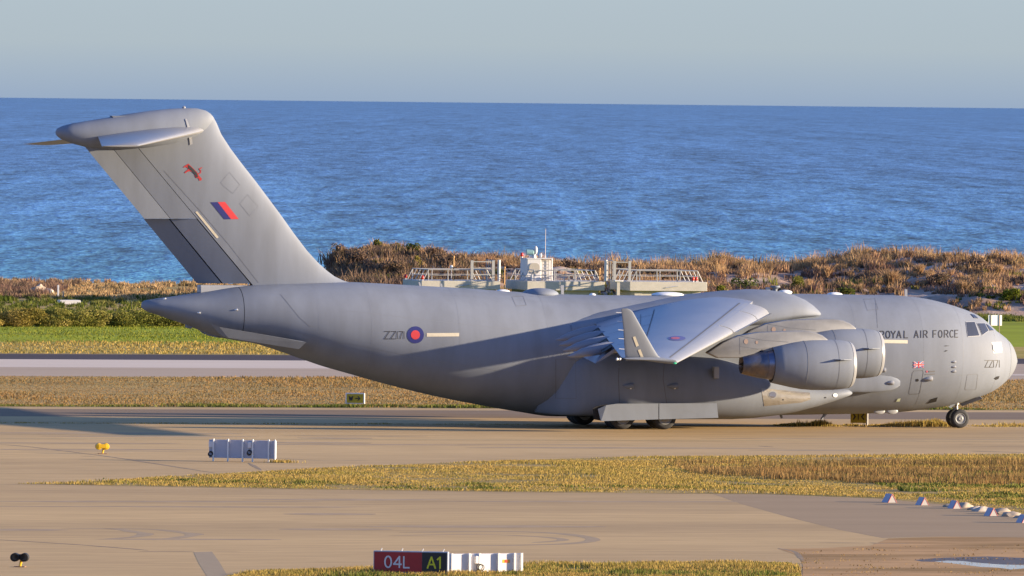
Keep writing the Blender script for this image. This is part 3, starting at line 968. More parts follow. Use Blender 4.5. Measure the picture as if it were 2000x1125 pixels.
# big dry tussocks one can tell apart on the dune
TUS = [(1402, 951, 1.1, 'tall pale dry tussock standing on the crest right of the right-hand platform'), (1740, 938, 1.5, 'large golden tussock on the dune face above the front fuselage'), (1615, 948, 1.1, 'orange tussock near the crest above the wing root bulge'),
       (1850, 950, .95, 'brown tussock on the crest right of the tall blade aerial'), (1880, 934, 1.2, 'straw tussock on the slope above the cockpit roof'), (1795, 944, 1.0, 'dry tussock on the slope above the blade aerial'), (1950, 943, 1.15, 'golden tussock at the right edge behind the nose'),
       (1580, 943, .9, 'pale tussock on the slope left of the bright green shrub'), (935, 950, 1.0, 'tan tussock on the crest above the left cage frame'), (990, 949, 1.0, 'golden tussock on the crest between left platform and cabin'), (1330, 944, .9, 'dry tussock behind the rail of the right-hand platform'), (1505, 941, .9, 'orange tussock on the slope above the stub aerials')]
for i, (px, dep, h, lab) in enumerate(TUS):
    root = thing('dry_tussock', lab, 'grass tussock', on_dune(px, dep), 0, 'dry tussocks on the dune')
    n = 340
    a = rng.uniform(0, 2 * np.pi, n); r = np.sqrt(rng.uniform(0, 1, n)) * h * .32
    B = np.stack([np.cos(a) * r, np.sin(a) * r, np.zeros(n)], 1)
    hh = h * rng.uniform(.5, 1.1, n)
    V, F = blades_geom(B, hh, np.full(n, .07), .8)
    tri_obj('grass_clump', V, F, DRYB, np.repeat(np.clip(rng.normal(.55, .2, n), 0, 1), 5), root)

# ================================================================== AIRCRAFT
PAINT = mat('grey_paint', (0.198, 0.221, 0.264), rough=0.66, var=0.06, vscale=0.9, stretch=(1.6, 1, .35), col2=(0.178, 0.197, 0.232), c2scale=0.5, c2lo=.42, c2hi=.66, spec=0.2)
PAINT_R = mat('radome_paint', (0.195, 0.212, 0.24), rough=0.66, var=0.03, vscale=1.0, spec=0.2)
PAINT_L = mat('pale_panel_paint', (0.30, 0.31, 0.33), rough=0.4, var=0.04, vscale=2.0)
WING_P = mat('wing_paint', (0.205, 0.22, 0.265), rough=0.36, var=0.05, vscale=0.8, col2=(0.175, 0.192, 0.245), c2scale=0.4, spec=0.5)
PYLON = mat('pylon_paint', (0.198, 0.200, 0.205), rough=0.5, var=0.12, vscale=1.6)
SEAM = mat('panel_gap', (0.115, 0.12, 0.13), rough=0.7)
SEAM_F = mat('faint_panel_gap', (0.16, 0.17, 0.19), rough=0.6)
SEAM_V = mat('very_faint_panel_gap', (0.186, 0.204, 0.236), rough=0.6)
LEAD = mat('polished_edge', (0.25, 0.255, 0.265), rough=0.36, var=0.04, vscale=2.0)
DARK = mat('dark_opening', (0.012, 0.012, 0.014), rough=0.7)
HOT = mat('burnt_metal', (0.19, 0.155, 0.135), rough=0.42, metal=0.7, var=0.3, vscale=2.2, col2=(0.13, 0.14, 0.19), c2scale=1.2, c2lo=.4, c2hi=.55)
HOT2 = mat('blued_metal', (0.17, 0.17, 0.23), rough=0.3, metal=0.85, var=0.25, vscale=2.0)
BARE = mat('bare_metal', (0.33, 0.305, 0.27), rough=0.36, metal=0.6, var=0.1, vscale=3.0)
LETTER = mat('black_lettering', (0.03, 0.03, 0.033), rough=0.6)
CREAM = mat('cream_strip', (0.62, 0.56, 0.42), rough=0.5, var=0.08, vscale=4.0)
NAVY = mat('roundel_blue', (0.022, 0.028, 0.16), rough=0.5)
RED = mat('roundel_red', (0.62, 0.05, 0.055), rough=0.5)
WHITE = mat('white_paint', (0.78, 0.78, 0.76), rough=0.45, var=0.04, vscale=3.0)
GLASS = mat('cockpit_glass', (0.045, 0.05, 0.065), rough=0.12, spec=0.7)
TYRE = mat('tyre_rubber', (0.030, 0.030, 0.033), rough=0.8, var=0.2, vscale=6.0)
RIM = mat('wheel_rim_grey', (0.23, 0.235, 0.24), rough=0.45, var=0.1, vscale=8.0)
STEEL = mat('gear_steel', (0.32, 0.31, 0.30), rough=0.4, metal=0.4)
LENS = mat('lamp_lens', (0.9, 0.88, 0.82), rough=0.15, spec=0.8)
REDL = mat('red_lens', (0.6, 0.03, 0.02), rough=0.3)

ac = thing('transport_aircraft', 'grey four-engined military transport aircraft with tall T-tail and roundel on the taxiway', 'aircraft')

TOP = [(276, 593), (280, 588), (300, 584), (340, 578.5), (395, 570), (460, 559.5), (500, 556), (560, 553.5), (680, 551), (740, 553.5), (800, 557), (900, 562.5), (1000, 569.5), (1080, 574), (1150, 576), (1250, 577), (1400, 577), (1574, 574), (1679, 575.6), (1736, 576.4), (1793, 581), (1835.6, 589.8), (1878, 603), (1906.7, 615), (1923.8, 628), (1941, 644), (1961, 658.5), (1974, 673), (1981, 687), (1985, 700)]
BOT = [(276, 600), (281, 605), (308.8, 615.5), (364.7, 634.8), (407.7, 652), (442, 661.5), (498, 671), (541, 684), (584, 699), (627, 714), (678.6, 729), (756, 750.7), (842, 772), (928, 789.4), (1014, 804.4), (1078, 813), (1180, 814), (1300, 813), (1500, 811), (1594, 809.5), (1679, 808), (1750, 805), (1793, 800.5), (1835.6, 794.5), (1872.6, 786.6), (1907, 776), (1935, 765), (1954, 752), (1968, 739), (1979, 724), (1985, 710)]
WID = [(276, .14), (285, .55), (320, 1.0), (400, 1.6), (460, 1.95), (540, 2.35), (650, 2.8), (760, 3.12), (880, 3.36), (980, 3.43), (1700, 3.43), (1760, 3.38), (1820, 3.2), (1870, 2.86), (1910, 2.35), (1940, 1.75), (1962, 1.2), (1976, .75), (1985, .22)]
def prof(tab):
    P = [on_y(a, b, 0.0) for a, b in tab]
    return pchip([p[0] for p in P], [p[2] for p in P])
ztop = prof(TOP)
zbot = prof(BOT)
wx = [on_y(a, 690.0, 0.0)[0] for a, _ in WID]
wfun = pchip(wx, [b for _, b in WID])
X_TAIL, X_NOSE = wx[0], wx[-1]
def px_x(px, py=690.0, y=0.0):
    return float(on_y(px, py, y)[0])
NR = 72
def fus_ring(x):
    zt, zb, w = ztop(x), zbot(x), wfun(x)
    zc, h = (zt + zb) / 2, max((zt - zb) / 2, 0.02)
    n = 2.15
    ring = []
    for i in range(NR):
        t = 2 * math.pi * i / NR
        c, s = math.cos(t), math.sin(t)
        yy = w * math.copysign(abs(c) ** (2 / n), c)
        zz = h * math.copysign(abs(s) ** (2 / n), s)
        ring.append((x, yy, zc + zz))
    return ring
def fus_part(name, x0, x1, nseg, material, cap=(True, True), ease=None):
    xs = [x0 + (x1 - x0) * (ease(i / nseg) if ease else i / nseg) for i in range(nseg + 1)]
    return loft(name, [fus_ring(x) for x in xs], material, ac, cap=cap, sharp=60)
X_SEAM_T = px_x(462, 590)
X_SEAM_N = px_x(1962, 700)
X_SEAM_M = px_x(1709, 690)
fuselage = fus_part('fuselage', X_SEAM_T, X_SEAM_N, 150, PAINT, cap=(False, False))
tail_cone = fus_part('tail_cone', X_TAIL, X_SEAM_T - 0.03, 34, PAINT, cap=(True, True), ease=lambda t: t ** 1.4)
radome = fus_part('nose_radome', X_SEAM_N + 0.015, X_NOSE, 26, PAINT_R, cap=(True, True), ease=lambda t: 1 - (1 - t) ** 1.8)

# riveted skin joints: frames every few metres and stringer lines along the sides
for px in (600, 700, 868, 1040, 1640, 1770, 1850, 1925):
    xj = px_x(px)
    ra, rb = fus_ring(xj - .014), fus_ring(xj + .014)
    zc = (ztop(xj) + zbot(xj)) / 2
    grow = lambda p: (p[0], p[1] * 1.0007, zc + (p[2] - zc) * 1.0007)
    v = [grow(p) for p in ra] + [grow(p) for p in rb]
    mesh_obj('panel_joint', v, [(i, (i + 1) % NR, NR + (i + 1) % NR, NR + i) for i in range(NR)], SEAM_V, fuselage, smooth=True)
for k_, (pa, pb) in zip((-4, 4, 12, 22, NR // 2 + 4, NR // 2 - 4, NR // 2 - 12, NR // 2 - 22), [(560, 1940), (640, 1100), (560, 1900), (540, 1880)] * 2):
    v = []
    for x in np.linspace(px_x(pa), px_x(pb), 90):
        rg = fus_ring(x)
        zc = (ztop(x) + zbot(x)) / 2
        p, q = np.array(rg[k_ % NR]), np.array(rg[(k_ + 1) % NR])
        t_ = (q - p) / np.linalg.norm(q - p) * .026
        g = lambda w_: (w_[0], w_[1] * 1.0007, zc + (w_[2] - zc) * 1.0007)
        v += [g(p), g(p + t_)]
    mesh_obj('panel_joint', v, [(2 * i, 2 * i + 2, 2 * i + 3, 2 * i + 1) for i in range(89)], SEAM_V, fuselage, smooth=True)

# ---- wing root fairing over the fuselage
FAIR = [  # px, top py, bottom py, half width
    (1120, 612, 662, 3.2), (1180, 600, 655, 3.42), (1250, 590, 655, 3.50), (1330, 580, 650, 3.54), (1400, 573, 648, 3.58), (1450, 568, 645, 3.60),
    (1500, 565, 640, 3.58), (1530, 566, 634, 3.52), (1555, 569.5, 629, 3.42), (1575, 575, 626, 3.28), (1590, 582, 624, 3.12), (1602, 591, 622, 2.95), (1609, 599, 620, 2.8), (1612, 605, 617, 2.65)]
rings = []
for px, tp, bt, w in FAIR:
    x = px_x(px, 610, -3.5)
    zt, zb = float(on_y(px, tp, 0)[2]), float(on_y(px, bt, -3.6)[2])
    zc, h = zb + 0.25 * (zt - zb), None
    ring = []
    for i in range(40):
        t = 2 * math.pi * i / 40
        c, s = math.cos(t), math.sin(t)
        hh = (zt - zc) if s >= 0 else (zc - zb)
        ring.append((x, w * math.copysign(abs(c) ** (2 / 2.5), c), zc + hh * math.copysign(abs(s) ** (2 / 2.5), s)))
    rings.append(ring)
fairing = loft('wing_root_fairing', rings, PAINT, ac, sharp=50)

# ---- wing
Y_TIP, Y_ROOT = -25.0, -3.3
pLT, pLR = on_y(1322, 708.5, Y_TIP), on_y(1507, 609, Y_ROOT)
pTT, pTR = on_y(1214, 698.5, Y_TIP), on_y(1163, 632, Y_ROOT)
def wing_le(y):
    t = (y - Y_ROOT) / (Y_TIP - Y_ROOT)
    return pLR + (pLT - pLR) * t
def wing_te(y):
    t = (y - Y_ROOT) / (Y_TIP - Y_ROOT)
    return pTR + (pTT - pTR) * t
def wing_tc(y):
    t = (y - Y_ROOT) / (Y_TIP - Y_ROOT)
    return 0.135 - 0.03 * t
def naca(x, t):
    x = max(x, 0)
    return 5 * t * (.2969 * math.sqrt(max(x, 0)) - .126 * x - .3516 * x * x + .2843 * x ** 3 - .1036 * x ** 4)
def wing_pt(y, c, side):          # c: chord fraction from the leading edge; side +1 upper, -1 lower
    a, b = wing_le(y), wing_te(y)
    d = b - a
    L = math.hypot(d[0], d[2])
    nx, nz = d[2] / L, -d[0] / L
    if nz < 0: nx, nz = -nx, -nz
    camber = 0.022 * math.sin(math.pi * c) * L
    o = camber + side * naca(c, wing_tc(y)) * L * (1.0 if side > 0 else 0.85)
    return (a[0] + d[0] * c + nx * o, y, a[2] + d[2] * c + nz * o)
def wing_section(y, c0=0.0, c1=1.0, n=22, drop=0.0, low=None):
    up = [c0 + (c1 - c0) * (0.5 - 0.5 * math.cos(math.pi * i / n)) for i in range(n + 1)]
    pts = [wing_pt(y, c, 1) for c in reversed(up)]
    c1l = c1 if low is None else low
    lo = [c0 + (c1l - c0) * (0.5 - 0.5 * math.cos(math.pi * i / n)) for i in range(1, n + 1)]
    pts += [wing_pt(y, c, -1) for c in lo]
    return [(p[0], p[1], p[2] - drop) for p in pts]
def mirror(o, parent=None):
    """the same part on the sea side of the aircraft"""
    c = o.copy()
    c.data = o.data.copy()
    for v in c.data.vertices:
        v.co.y = -v.co.y
    c.data.flip_normals()
    COL.objects.link(c)
    c.parent = parent if parent is not None else o.parent
    return c
SLC = 0.135
ys = np.linspace(-2.2, Y_TIP, 24)
wing = loft('wing', [wing_section(y, SLC * 0.8, 1.0) for y in ys], WING_P, ac, sharp=40)
slats = []
for ya, yb in ((-4.0, -6.7), (-6.85, -12.2), (-12.4, -24.9)):
    yy = np.linspace(ya, yb, 10)
    slats.append(loft('slat', [wing_section(y, -0.02 if ya > -12 else 0.0, SLC, 14, low=SLC * 0.75, drop=.0) for y in yy], LEAD, wing, sharp=50))
# slotted flap drooped behind the trailing edge, with its hinge fairings
def flap_ring(y, ch, ang, t=0.12):
    a = wing_te(y) + np.array([0.25, 0, -0.12])
    ca, sa = math.cos(ang), math.sin(ang)
    out = []
    for c, s in [(1, 1), (.8, 1), (.6, 1), (.4, 1), (.2, 1), (.08, 1), (0, 0), (.08, -1), (.2, -1), (.4, -1), (.6, -1), (.8, -1)]:
        o = s * naca(c, t) * ch
        out.append((a[0] - c * ch * ca + o * -sa, y, a[2] - c * ch * sa + o * ca))
    return out
flaps = []
for ya, yb, ca_, cb_ in ((-4.3, -10.9, 2.1, 1.75), (-11.0, -17.8, 1.75, 1.4)):
    flaps.append(loft('flap', [flap_ring(y, ca_ + (cb_ - ca_) * k / 7, R(34)) for k, y in enumerate(np.linspace(ya, yb, 8))], WING_P, wing, sharp=50))
cv = []
for y in np.linspace(-4.3, -17.8, 12):
    t_ = wing_te(y)
    cv += [(t_[0] - .03, y, t_[2] - .03), (t_[0] - .55, y, t_[2] - .34)]
mesh_obj('flap_gap_shade', cv, [(2 * i, 2 * i + 1, 2 * i + 3, 2 * i + 2) for i in range(11)], DARK, wing)  # black strip standing for the shade between wing and flap
for yc in (-5.6, -9.0, -12.4, -16.2):
    te = wing_te(yc)
    rr = []
    for k, (dx, w, h, dz) in enumerate([(0.9, .05, .05, -.25), (0.4, .22, .26, -.22), (-.2, .28, .32, -.22), (-.9, .27, .30, -.34), (-1.6, .2, .22, -.50), (-2.1, .1, .1, -.64), (-2.3, .03, .03, -.68)]):
        rr.append([(te[0] + dx, yc + .7 * w * math.cos(2 * math.pi * i / 14), te[2] + dz + h * math.sin(2 * math.pi * i / 14)) for i in range(14)])
    flaps.append(loft('flap_hinge_fairing', rr, WING_P, wing, sharp=60))
# wing tip and winglet
tipa = wing_section(Y_TIP, 0.0, 1.0)
tm = np.array(tipa).mean(0)
tip2 = [(tm[0] + (p[0] - tm[0]) * 0.97, Y_TIP - 0.25, tm[2] + (p[2] - tm[2]) * 0.75) for p in tipa]
tip3 = [(tm[0] + (p[0] - tm[0]) * 0.90, Y_TIP - 0.38, tm[2] + (p[2] - tm[2]) * 0.25) for p in tipa]
wing_tip = loft('wing_tip', [tipa, tip2, tip3], PAINT, wing, sharp=70)
WL = [  # TE px, LE px, py, y
    (1222, 1297, 704, -25.05), (1221, 1285, 694, -25.2), (1219.5, 1277.5, 682, -25.3), (1217.5, 1255, 643, -25.62), (1214, 1236, 609, -25.9), (1213.2, 1231, 604.5, -25.93), (1214.5, 1226, 602.5, -25.95)]
rr = []
for a, b, py, y in WL:
    pa, pb = on_y(a, py, y), on_y(b, py, y)
    ch = pb[0] - pa[0]
    th = 0.055 * ch
    ring = []
    for k in range(20):
        t = 2 * math.pi * k / 20
        ring.append((pa[0] + ch * (0.5 + 0.5 * math.cos(t)), y + th * math.sin(t) * (0.8 + 0.35 * math.cos(t)), pa[2]))
    rr.append(ring)
winglet = loft('winglet', rr, PAINT, wing, sharp=70)

# ---- engines
ENG = [(-12.6, 1661, 712.5), (-6.9, 1716, 690.5)]
def engine_at(y, px, py, own):
    lip = on_y(px, py, y)
    X0, Zc = float(lip[0]), float(lip[2])
    nac = MB()
    nac.lathe([(0.02, 1.06), (0.0, 1.12), (-.06, 1.17), (-.2, 1.225), (-.45, 1.27), (-.9, 1.31), (-1.5, 1.33), (-2.1, 1.325), (-2.7, 1.28), (-3.3, 1.18), (-3.8, 1.07), (-4.3, .96), (-4.32, .93), (-4.1, .90)], (0, 0, 0), 'x', 48, cap=(False, False))
    nac.lathe([(0.02, 1.06), (-.15, 1.0), (-.5, .98), (-1.1, .98)], (0, 0, 0), 'x', 40, cap=(False, False))
    n = nac.build('engine_nacelle', PAINT, ac, smooth=True, sharp=55)
    n.location = (X0, y, Zc)
    lp = MB().lathe([(-.02, 1.05), (.03, 1.07), (.045, 1.105), (.02, 1.14), (-.05, 1.178), (-.13, 1.215), (-.135, 1.20)], (0, 0, 0), 'x', 48, cap=(False, False)).build('inlet_lip', LEAD, n, smooth=True)
    fan = MB().lathe([(-1.0, 0.98), (-1.02, .35), (-.75, .22), (-.55, .02)], (0, 0, 0), 'x', 36, cap=(False, True)).build('fan_face', DARK, n, smooth=True)
    MB().lathe([(-4.0, .90), (-4.35, .80), (-4.6, .77), (-4.62, .74), (-4.3, .70)], (0, 0, 0), 'x', 40, cap=(False, False)).build('core_cowl', HOT2, n, smooth=True)
    MB().lathe([(-4.55, .76), (-5.0, .71), (-5.5, .60), (-5.9, .50), (-5.93, .48), (-5.9, .46), (-5.2, .40)], (0, 0, 0), 'x', 40, cap=(False, True)).build('exhaust_nozzle', HOT, n, smooth=True)
    MB().lathe([(-5.1, .28), (-5.6, .2), (-6.02, .03)], (0, 0, 0), 'x', 24, cap=(True, True)).build('exhaust_plug', DARK, n, smooth=True)
    MB().lathe([(-4.3, .93), (-4.31, .72)], (0, 0, 0), 'x', 40, cap=(False, False)).build('fan_duct', DARK, n, smooth=True)
    # strake and seams on the cowl
    for sgn in (-1, 1):
        z = .30
        ysurf = lambda xx: math.sqrt(max(interp(-xx, [.0, .45, .9, 1.5, 2.1], [1.12, 1.27, 1.31, 1.33, 1.325]) ** 2 - z * z, 0))
        pts = [(-.22, ysurf(-.22)), (-.8, ysurf(-.8) + .34), (-1.0, ysurf(-1.0) + .36), (-1.25, ysurf(-1.25) + .02)]
        mbs = MB()
        v = [(a, sgn * b, z - 0.02) for a, b in pts] + [(-1.25, sgn * (ysurf(-1.25) - .15), z - .02), (-.22, sgn * (ysurf(-.22) - .15), z - .02)]
        v += [(a, b, c + .04) for a, b, c in v]
        k = 6
        mbs.add(v, [tuple(range(k - 1, -1, -1)), tuple(range(k, 2 * k))] + [(i, (i + 1) % k, k + (i + 1) % k, k + i) for i in range(k)])
        mbs.build('strake', PAINT, n)
    for xs_, ra in ((-.95, 1.3145), (-2.62, 1.2905)):
        MB().lathe([(xs_, ra + .004), (xs_ - .028, ra + .004)], (0, 0, 0), 'x', 48, cap=(False, False)).build('panel_joint', SEAM_F, n, smooth=True)
    # pylon from the cowl up to the wing
    base = np.array([X0, y, Zc])
    def PP(a, b):
        return on_y(a + own[0], b + own[1], y) - base
    outline = [(1378, 689), (1410, 668), (1440, 655), (1480, 648.5), (1530, 646.5), (1570, 646), (1590, 649), (1604, 655), (1616, 664), (1616, 672), (1560, 680), (1500, 692), (1484, 684), (1466, 696), (1440, 699), (1400, 699)]
    pts = [PP(a, b) for a, b in outline]
    py = MB()
    py.prism([(p[0], p[2]) for p in pts], -.30, .30, 'y')
    o = py.build('pylon', PYLON, n, bevel=0.09)
    o.data.shade_smooth()
    o.data.set_sharp_from_angle(angle=R(30))
    return n, base
eng = []
for (y, px, py), own in zip(ENG, ((0, 0), (54, -23.5))):
    n, base = engine_at(y, px, py, own)
    eng.append(n)

for n, own, c_ in zip(eng, ((0, 0), (54, -23.5)), (0, 1)):
    pyl = [o for o in n.children if o.name.startswith('pylon')][0]
    m_ = pyl.data.copy(); m_.transform(Matrix.Translation(n.location))
    pb = [BVHTree.FromPolygons([v.co.copy() for v in m_.vertices], [tuple(p.vertices) for p in m_.polygons])]
    bpy.data.meshes.remove(m_)
    def on_pylon(name, polys, mm):
        o = decal(name, [[(x + own[0], y + own[1]) for x, y in p] for p in polys], pb, mm, pyl, .012)
        o.data.transform(Matrix.Translation(-n.location))
    on_pylon('pylon_joint', stroke_poly([(1446, 655), (1446, 692)], .9) + stroke_poly([(1446, 676), (1482, 682)], .8) + stroke_poly([(1446, 656), (1490, 664), (1540, 668)], .8), SEAM_F)
    on_pylon('access_port', [disc_poly(1457, 667, 4.2, 5)], mat('port_ring', (.30, .22, .18), rough=.5))
    on_pylon('access_port', [disc_poly(1478, 668.5, 2.6, 3)], mat('port_ring', (.30, .22, .18), rough=.5))

# far side: the wing and engines are mirrored copies
wing_far = mirror(wing)
for ch in list(wing.children):
    mirror(ch, wing_far)
for n in eng:
    m = mirror(n)
    m.location = (n.location.x, -n.location.y, n.location.z)
    for ch in list(n.children):
        mirror(ch, m)

# ---- fin, rudder, T-tail
LEF = pchip([212, 222, 232, 262, 290, 355, 422, 490, 530, 545, 552, 558], [402, 412, 419, 432, 450, 500, 550, 600, 640, 663, 684, 712])
h1 = lambda py: 490 - (555 - py) * 0.8333
h2 = lambda py: 436 - (555 - py) * 0.8205
te = lambda py: 385 - (553 - py) * 0.8251
def fin_half(c, chord):      # c: 0 leading edge .. 1 trailing edge
    return naca(c, 0.105) * chord + 0.012 * (1 - c)
def fin_rings(rows, a_of, b_of, n=18, nose=True, off=None):
    """rings across chord window from a_of(py) (front) to b_of(py) (rear), in photo columns"""
    out = []
    for py in rows:
        L, T = on_y(LEF(py), py, 0), on_y(te(py), py, 0)
        ch = L[0] - T[0]
        A, B = on_y(a_of(py), py, 0), on_y(b_of(py), py, 0)
        fr = [0.5 - 0.5 * math.cos(math.pi * i / n) for i in range(n + 1)]
        near, far = [], []
        for t in fr:
            x = A[0] + (B[0] - A[0]) * t
            z = A[2] + (B[2] - A[2]) * t
            c = (L[0] - x) / ch
            hw = fin_half(min(max(c, 0), 1), ch)
            near.append([x, -hw, z])
            far.append([x, hw, z])
        ring = near + far[::-1][0 if True else 1:]
        out.append((A, [tuple(p) for p in ring]))
    return out
def plain(rr):
    return [r for _, r in rr]
rows = [558, 553, 548, 540, 530, 515, 490, 455, 422, 390, 355, 320, 290, 262, 240, 226]
fin = loft('tail_fin', plain(fin_rings(rows, LEF, h1, 26)), PAINT, ac, sharp=60)
def rudder(name, rows, a_of, b_of, defl, pre=None, material=PAINT, parent=None):
    rr = []
    for py in rows:
        (A, ring), = fin_rings([py], a_of, b_of, 8)
        piv = np.array([A[0], 0, A[2]])
        H1 = on_y(h1(py), py, 0)
        H2 = on_y(h2(py), py, 0)
        new = []
        for p in ring:
            p = np.array(p)
            dd = p[0] - piv[0]
            q = np.array([piv[0] + dd * math.cos(defl) + p[1] * math.sin(defl), -dd * math.sin(defl) + p[1] * math.cos(defl), p[2]])
            if pre is not None:       # carried round by the panel in front
                e = q[0] - H1[0], q[1]
                q = np.array([H1[0] + e[0] * math.cos(pre) + e[1] * math.sin(pre), -e[0] * math.sin(pre) + e[1] * math.cos(pre), q[2]])
            new.append(tuple(q))
        rr.append(new)
    return loft(name, rr, material, parent or fin, sharp=50)
gap = 1.2
up_rows = [427, 400, 360, 320, 286]
lo_rows = [553.5, 520, 480, 440, 427.5]
r_up_f = rudder('rudder_panel', up_rows, lambda p: h1(p) - gap, lambda p: h2(p) + gap, R(0.5))
r_up_a = rudder('rudder_panel', up_rows, lambda p: h2(p) - .3, te, R(-4), R(0.5))
r_lo_f = rudder('rudder_panel', lo_rows, lambda p: h1(p) - gap, lambda p: h2(p) + gap, R(7))
r_lo_a = rudder('rudder_panel', lo_rows, lambda p: h2(p) - .3, te, R(17), R(7))
BUL = [(109, 255, 262, .06), (112, 251, 266, .25), (120, 246.5, 272, .42), (140, 241, 280, .58), (170, 236, 288, .72), (210, 229.5, 292, .8), (250, 222.5, 293, .83), (290, 216.5, 291, .82), (330, 212.5, 287, .78), (360, 211, 280, .72), (385, 211.5, 270, .62), (402, 216, 256, .46), (411, 222, 244, .3), (417, 229, 237, .08)]
rr = []
for px, a, b, w in BUL:
    A, B = on_y(px, a, 0), on_y(px, b, 0)
    rr.append([(A[0], w * math.cos(2 * math.pi * i / 32), (A[2] + B[2]) / 2 + (A[2] - B[2]) / 2 * math.sin(2 * math.pi * i / 32)) for i in range(32)])
bullet = loft('tail_bullet_fairing', rr, PAINT, ac, sharp=70)
def stab_ring(y, le, tep):
    a, b = on_y(le[0], le[1], y), on_y(tep[0], tep[1], y)
    d = b - a
    L = math.hypot(d[0], d[2])
    pts = []
    n = 14
    fr = [0.5 - 0.5 * math.cos(math.pi * i / n) for i in range(n + 1)]
    for c in reversed(fr):
        pts.append((a[0] + d[0] * c, y, a[2] + d[2] * c + naca(c, .095) * L))
    for c in fr[1:]:
        pts.append((a[0] + d[0] * c, y, a[2] + d[2] * c - naca(c, .095) * L))
    return pts
RL, RT, TL, TT = (398, 255), (191, 266), (272, 284), (199, 286)
A, B, C_, D_ = on_y(*RL, -.6), on_y(*RT, -.6), on_y(*TL, -9.9), on_y(*TT, -9.9)
rr = []
for t in np.linspace(0, 1, 8):
    y = -.6 - 9.3 * t
    a, b = A + (C_ - A) * t, B + (D_ - B) * t
    rr.append(stab_ring(y, project(a)[:2], project(b)[:2]))
rr.append([(rr[-1][7][0] + (p[0] - rr[-1][7][0]) * .96, -10.02, np.mean([q[2] for q in rr[7]]) + (p[2] - np.mean([q[2] for q in rr[7]])) * .4) for p in rr[-1]])
stab = loft('tailplane', rr, LEAD, ac, sharp=50)
stab_far = mirror(stab)

# ---- sponsons carrying the main gear
SP = [(1050, 728, 806, -1.1), (1066, 721, 808.5, -.72), (1082, 714, 810.5, -.34), (1100, 706, 811.5, .08), (1120, 701, 812, .46), (1140, 697, 812.5, .80), (1166, 695, 813, 1.08), (1180, 694, 816.5, 1.24), (1215, 692.5, 820, 1.60), (1230, 692, 820, 1.69), (1250, 692, 820, 1.73), (1320, 692, 820, 1.74), (1400, 698, 820, 1.74), (1440, 708, 820, 1.68), (1480, 724, 817.5, 1.56), (1520, 740, 812.5, 1.42), (1560, 750.5, 805.5, 1.25), (1600, 756, 794.5, 1.05), (1630, 758.5, 785, .88), (1650, 759.5, 777.5, .72), (1659, 761.5, 774, .5), (1664, 765.5, 770, .15)]
rr = []
for px, a, b, w in SP:
    yc = -3.15 if w >= .6 else -(3.15 + w - .6)
    w = max(w, .6) if px < 1400 else w
    yc = yc if px < 1400 else -3.15
    A, B = on_y(px, a, yc - w * .6), on_y(px, b, yc - w * .6)
    ring = []
    for i in range(40):
        t = 2 * math.pi * i / 40
        c, s = math.cos(t), math.sin(t)
        ring.append((A[0], yc + w * math.copysign(abs(c) ** (2 / 2.3), c), (A[2] + B[2]) / 2 + (A[2] - B[2]) / 2 * math.copysign(abs(s) ** (2 / 2.2), s)))
    rr.append(ring)
sponson = loft('landing_gear_sponson', rr, PAINT, ac, sharp=60)
rr = []
for px, a, b, w in [(1610, 738, 762, .1), (1640, 731, 766, .13), (1690, 728, 767, .17), (1720, 729, 766, .165), (1742, 733, 763, .14), (1754, 739, 758, .10), (1760, 744, 753, .06)]:
    A, B = on_y(px, a, -3.4), on_y(px, b, -3.4)
    rr.append([(A[0], -3.18 - w * math.cos(2 * math.pi * i / 24), (A[2] + B[2]) / 2 + (A[2] - B[2]) / 2 * math.sin(2 * math.pi * i / 24)) for i in range(24)])
blister = loft('intake_blister', rr, PAINT, ac, sharp=60)
mirror(sponson); mirror(blister)

# ---- landing gear
WHEELY = MB().lathe([(-.2, .30), (-.24, .38), (-.245, .48), (-.20, .585), (-.12, .628), (0, .64), (.12, .628), (.20, .585), (.245, .48), (.24, .38), (.2, .30)], (0, 0, 0), 'y', 36, cap=(True, True))
RIMM = MB().lathe([(-.255, .07), (-.27, .10), (-.255, .2), (-.225, .25), (-.225, .31), (-.25, .345), (-.25, .37), (-.235, .385)], (0, 0, 0), 'y', 28, cap=(True, False))
w0 = None
xa = px_x(1300, 820, -5.0)
xb = px_x(1218, 820, -5.0)
for sgn in (-1, 1):
    for xw in (xa, xb):
        for yw in (4.66, 3.95, 3.25):
            if w0 is None:
                w0 = WHEELY.build('main_wheel', TYRE, ac, smooth=True, sharp=60)
                RIMM.build('wheel_rim', RIM, w0, smooth=True)
                w = w0
            else:
                w = copy_tree(w0, ac)
            w.location = (xw, sgn * yw, .635)
        mb = MB().tube((xw, sgn * 2.9, .64), (xw, sgn * 4.7, .64), .1, 10)
        mb.tube((xw + .1, sgn * 3.6, .64), (xw + .25, sgn * 3.4, 2.2), .17, 12)
        mb.build('main_gear_strut', STEEL, ac, smooth=True)
NG = on_y(1874, 820, -.4)
xn = float(NG[0])
nw0 = MB().lathe([(-.15, .24), (-.185, .3), (-.19, .40), (-.15, .475), (-.08, .505), (0, .51), (.08, .505), (.15, .475), (.19, .40), (.185, .3), (.15, .24)], (0, 0, 0), 'y', 34).build('nose_wheel', TYRE, ac, smooth=True, sharp=60)
MB().lathe([(-.20, .05), (-.21, .09), (-.185, .12), (-.16, .2), (-.17, .25), (-.19, .27), (-.19, .29)], (0, 0, 0), 'y', 26, cap=(True, False)).build('wheel_rim', RIM, nw0, smooth=True)
nw0.location = (xn, -.42, .505)
nw1 = copy_tree(nw0, ac)
nw1.location = (xn, .42, .505)
mb = MB().tube((xn, -.4, .505), (xn, .4, .505), .07, 10).tube((xn - .02, 0, .5), (xn - .16, 0, 2.3), .1, 12).tube((xn - .05, 0, 1.25), (xn - .22, 0, 2.4), .145, 12)
